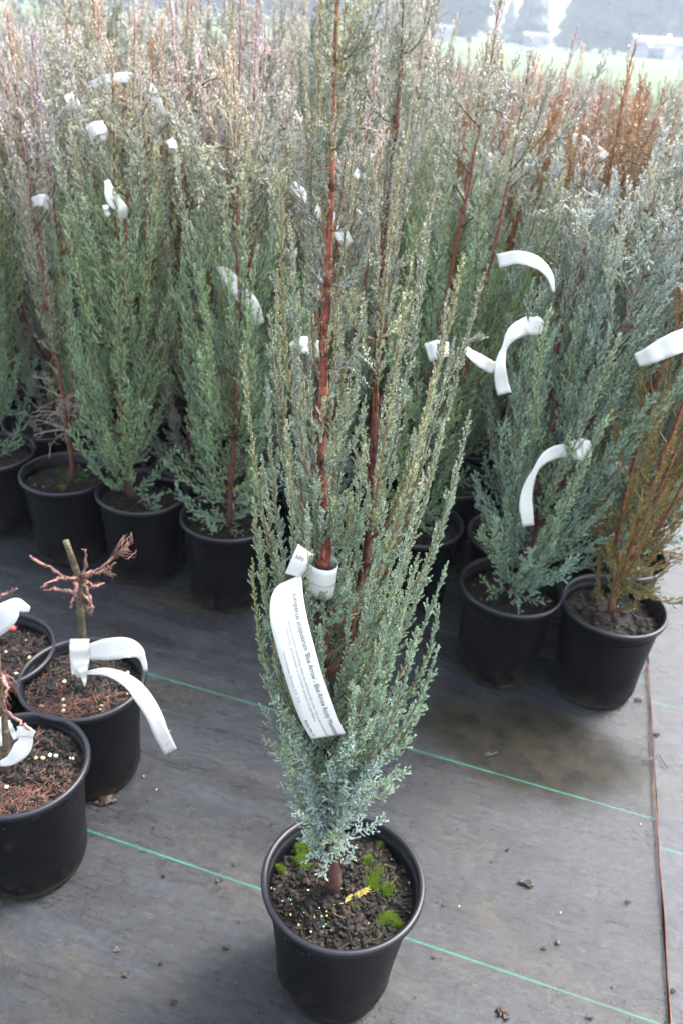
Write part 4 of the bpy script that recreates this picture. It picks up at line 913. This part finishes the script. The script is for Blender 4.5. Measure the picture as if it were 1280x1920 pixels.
for (x, y), lb in zip(pv, ['left of the wet cloth under the long tag tail', 'beside the spilled soil behind the left pots', 'below the green thread right of the foreground pot', 'in the open right of the foreground pot', 'by the foot of the pot with the pink stub', 'hidden at the front of the foreground pot', 'just left of the rusty wire']):
    c = atZ(x, y, .004); th = np.linspace(0, np.pi, 6); Vq, Qq = lathe(np.c_[np.sin(th), -np.cos(th)*.8]*.0019, 8)
    if y == 1770: continue
    tag(link_obj('perlite_grain', mesh('perlite_grain', Vq, Qq, M_peb, np.tile([.36, .34, .27], (len(Vq), 1)), True), None, c), 'pale perlite grain '+lb, 'grain', 'loose pale grains on the cloth')
# fine grit nobody could count
rg = np.random.default_rng(12); mb = MB(); T4 = np.array([[0, 1, 2], [0, 3, 1], [1, 3, 2], [2, 3, 0]]); n_ = 2600
P = np.c_[rg.uniform(-1.2, 1.5, n_), rg.uniform(.45, 2.2, n_), np.full(n_, .0035)]; s_ = rg.uniform(.0005, .0019, n_)*(1+1.2*(rg.random(n_) < .06)); Vt = rg.normal(size=(n_, 4, 3))*s_[:, None, None]*[1, 1, .5]
mb.add((P[:, None]+Vt).reshape(-1, 3), (np.arange(n_)[:, None, None]*4+T4[None]).reshape(-1, 3), None, np.repeat(np.array([.04, .03, .022])*rg.uniform(.4, 2.2, (n_, 1)), 4, 0))
tag(mb.obj('grit', M_peb), 'fine dark grit scattered over the ground cloth', 'grit', kind='stuff')

# ---------------------------------------------------------------- distance: conifers, sheds, air
M_ndl = mat('conifer_needles', attr=True, rough=.75)
def conifer_mesh(seed, Ht, R):
    r = np.random.default_rng(seed); mb = MB(); n = 1500
    f = r.random(n)**.8; z = Ht*(.06+.94*f); a = r.uniform(0, 6.28, n); rr_ = R*(1-f)*r.uniform(.55, 1.05, n)*(1+.25*np.sin(f*30+seed))+.15
    o_ = np.c_[np.cos(a), np.sin(a), np.zeros(n)]; tip = o_*rr_[:, None]+np.c_[np.zeros((n, 2)), z-.18*rr_]; root = o_*rr_[:, None]*.15+np.c_[np.zeros((n, 2)), z]
    sd3 = np.c_[-np.sin(a), np.cos(a), np.zeros(n)]; wd = (.22*rr_+.25)[:, None]; md = root*.45+tip*.55
    Vn = np.stack([root, md+sd3*wd*.6-[0, 0, .12], tip, md-sd3*wd*.6-[0, 0, .12], md+[0, 0, .25]], 1)
    T = np.array([[0, 1, 4], [1, 2, 4], [2, 3, 4], [3, 0, 4]]); F = (np.arange(n)[:, None, None]*5+T[None]).reshape(-1, 3)
    mb.add(Vn.reshape(-1, 3), F, None, np.repeat(np.array([.03, .055, .035])*r.uniform(.5, 1.5, (n, 1)), 5, 0))
    tk = MB(); tk.tube([[0, 0, -.3], [0, 0, Ht*.5], [0, 0, Ht*.97]], [.035*Ht*.5, .02*Ht*.5, .01], 8, (.05, .035, .025))
    return tk, mb
cms = []
for sdd, Ht, R in ((1, 19, 4.2), (2, 23, 4.6), (3, 16, 4.0), (4, 9, 2.4)):
    tk, mb = conifer_mesh(sdd, Ht, R)
    cms.append((mesh('trunk', np.vstack(tk.V), [np.vstack(tk.T), np.vstack(tk.Q)], M_wood, np.vstack(tk.C), True), mesh('crown', np.vstack(mb.V), np.vstack(mb.T), M_ndl, np.vstack(mb.C))))
rg = np.random.default_rng(4)
def far_xy(x, D): d = ray(x, 17); return d[0]/d[1]*D, D
tl = []
for x in np.arange(-40, 900, 27): tl.append((x+rg.uniform(-9, 9), rg.uniform(136, 150), int(rg.integers(0, 3)), rg.uniform(.85, 1.2)))
for x, D_, m_, sc in ((985, 150, 3, .95), (1005, 148, 3, 1.1), (1022, 152, 3, .8), (958, 160, 3, .8), (1075, 146, 3, 1.05), (1092, 142, 2, .75), (1115, 140, 0, .9), (1140, 138, 1, .8), (1168, 142, 0, .95), (1196, 139, 2, 1.0), (1222, 143, 3, 1.15), (1248, 138, 0, .95), (1275, 141, 1, .9), (1300, 139, 2, 1.1)): tl.append((x, D_, m_, sc))
for x, D_, m_, sc in tl:
    X_, Y_ = far_xy(x, D_); lb = 'pale blue misty conifer in the tree line beyond the grass field' if m_ < 3 else 'small faint conifer in the gap of the tree line at upper right'
    t = thing('conifer', lb, 'conifer', (X_, Y_, float(fz(Y_))-.1), rg.uniform(0, 6.28), 'misty conifers beyond the field'); t.scale = (sc, sc, sc)
    link_obj('trunk', cms[m_][0], t); link_obj('crown', cms[m_][1], t)
def shed(x, D, w_, h_, label, wallc=(.2, .2, .215), lamps=(), dark=True):
    X_, Y_ = far_xy(x, D); t = thing('shed', label, 'shed', (X_, Y_, float(fz(Y_))-.05), 0); mw = mat('pale_boarding', wallc, .6); mr = mat('shed_roof', (.085, .09, .105), .8)
    d_ = w_*.6; V8 = np.array([[a*w_/2, b*d_/2, c*h_] for a in (-1, 1) for b in (-1, 1) for c in (0, 1)]); Q6 = np.array([[0, 1, 3, 2], [4, 6, 7, 5], [0, 4, 5, 1], [2, 3, 7, 6], [1, 5, 7, 3]])
    mb = MB(); mb.add(V8, None, Q6); mb.add([[-w_/2, 0, h_*1.35], [-w_/2, -d_/2, h_], [-w_/2, d_/2, h_], [w_/2, 0, h_*1.35], [w_/2, -d_/2, h_], [w_/2, d_/2, h_]], [[0, 1, 2], [3, 5, 4]]); mb.obj('wall', mw, t)
    e = .35; rp = np.array([[-w_/2-e, -d_/2-e, h_*.95], [w_/2+e, -d_/2-e, h_*.95], [w_/2+e, 0, h_*1.4], [-w_/2-e, 0, h_*1.4], [-w_/2-e, d_/2+e, h_*.95], [w_/2+e, d_/2+e, h_*.95]]); rp = np.vstack([rp, rp+[0, 0, .12]])
    mb = MB(); mb.add(rp, None, [[0, 1, 2, 3], [3, 2, 5, 4], [6, 7, 8, 9], [9, 8, 11, 10], [0, 1, 7, 6], [4, 5, 11, 10]]); mb.obj('roof', mr, t)
    if dark:
        mb = MB(); b = np.array([[a, -d_/2-.03-c*.05, z] for c in (0, 1) for a, z in ((-w_*.22, .05), (w_*.12, .05), (w_*.12, h_*.7), (-w_*.22, h_*.7))]); mb.add(b, None, [[0, 1, 2, 3], [4, 5, 6, 7], [0, 1, 5, 4], [1, 2, 6, 5], [2, 3, 7, 6], [3, 0, 4, 7]]); mb.obj('shade_panel', mat('doorway_shade', (.06, .07, .1), .6), t)  # dark panel on the wall paints in the shade inside the doorway
    return t
shed(1245, 128, 6.0, 1.8, 'low white shed with a dark doorway at the far right beyond the field')
shed(1010, 134, 2.6, 1.3, 'tiny pale shed below the gap in the tree line', dark=False)
shed(838, 133, 2.4, 1.3, 'faint whitish hut against the misty trees behind the foreground tips', dark=False)
def red_light(x, y, D, label, col, s):
    d = ray(x, y); P = CP+d*(D/d[1]); th = np.linspace(0, np.pi, 7); Vq, Qq = lathe(np.c_[np.sin(th), -np.cos(th)]*s, 12); mt = bpy.data.materials.new('lit_lamp'); mt.use_nodes = True
    b = mt.node_tree.nodes['Principled BSDF']; b.inputs['Emission Color'].default_value = (*col, 1); b.inputs['Emission Strength'].default_value = 2.5
    t = thing('lamp_post', label, 'lamp', (P[0], P[1], 0)); link_obj('lamp', mesh('lamp', Vq, Qq, mt, None, True), t, (0, 0, P[2])); mb = MB(); mb.tube([[0, 0, 0], [0, 0, P[2]-s]], .04, 6); mb.obj('post', mat('post', (.2, .2, .2), .6), t)
red_light(1219, 84, 122, 'red light glowing in front of the far white shed', (1, .12, .08), .22)
red_light(1254, 68, 122, 'pale orange light at the roof of the far white shed', (1, .5, .3), .2)

hz = bpy.data.materials.new('haze_air'); hz.use_nodes = True; n = hz.node_tree.nodes; n.remove(n['Principled BSDF'])
pv_ = n.new('ShaderNodeVolumePrincipled'); pv_.inputs['Color'].default_value = (.76, .87, 1, 1); pv_.inputs['Density'].default_value = .0019; pv_.inputs['Anisotropy'].default_value = .2
hz.node_tree.links.new(pv_.outputs[0], n['Material Output'].inputs['Volume'])
x0, x1, y0, y1, z0, z1 = -190, 190, -12, 200, -5.5, 32
bx = np.array([[a, b, c] for a in (x0, x1) for b in (y0, y1) for c in (z0, z1)], float)
tag(link_obj('haze', mesh('haze', bx, np.array([[0, 1, 3, 2], [4, 6, 7, 5], [0, 4, 5, 1], [2, 3, 7, 6], [0, 2, 6, 4], [1, 5, 7, 3]]), hz)), kind='stuff')
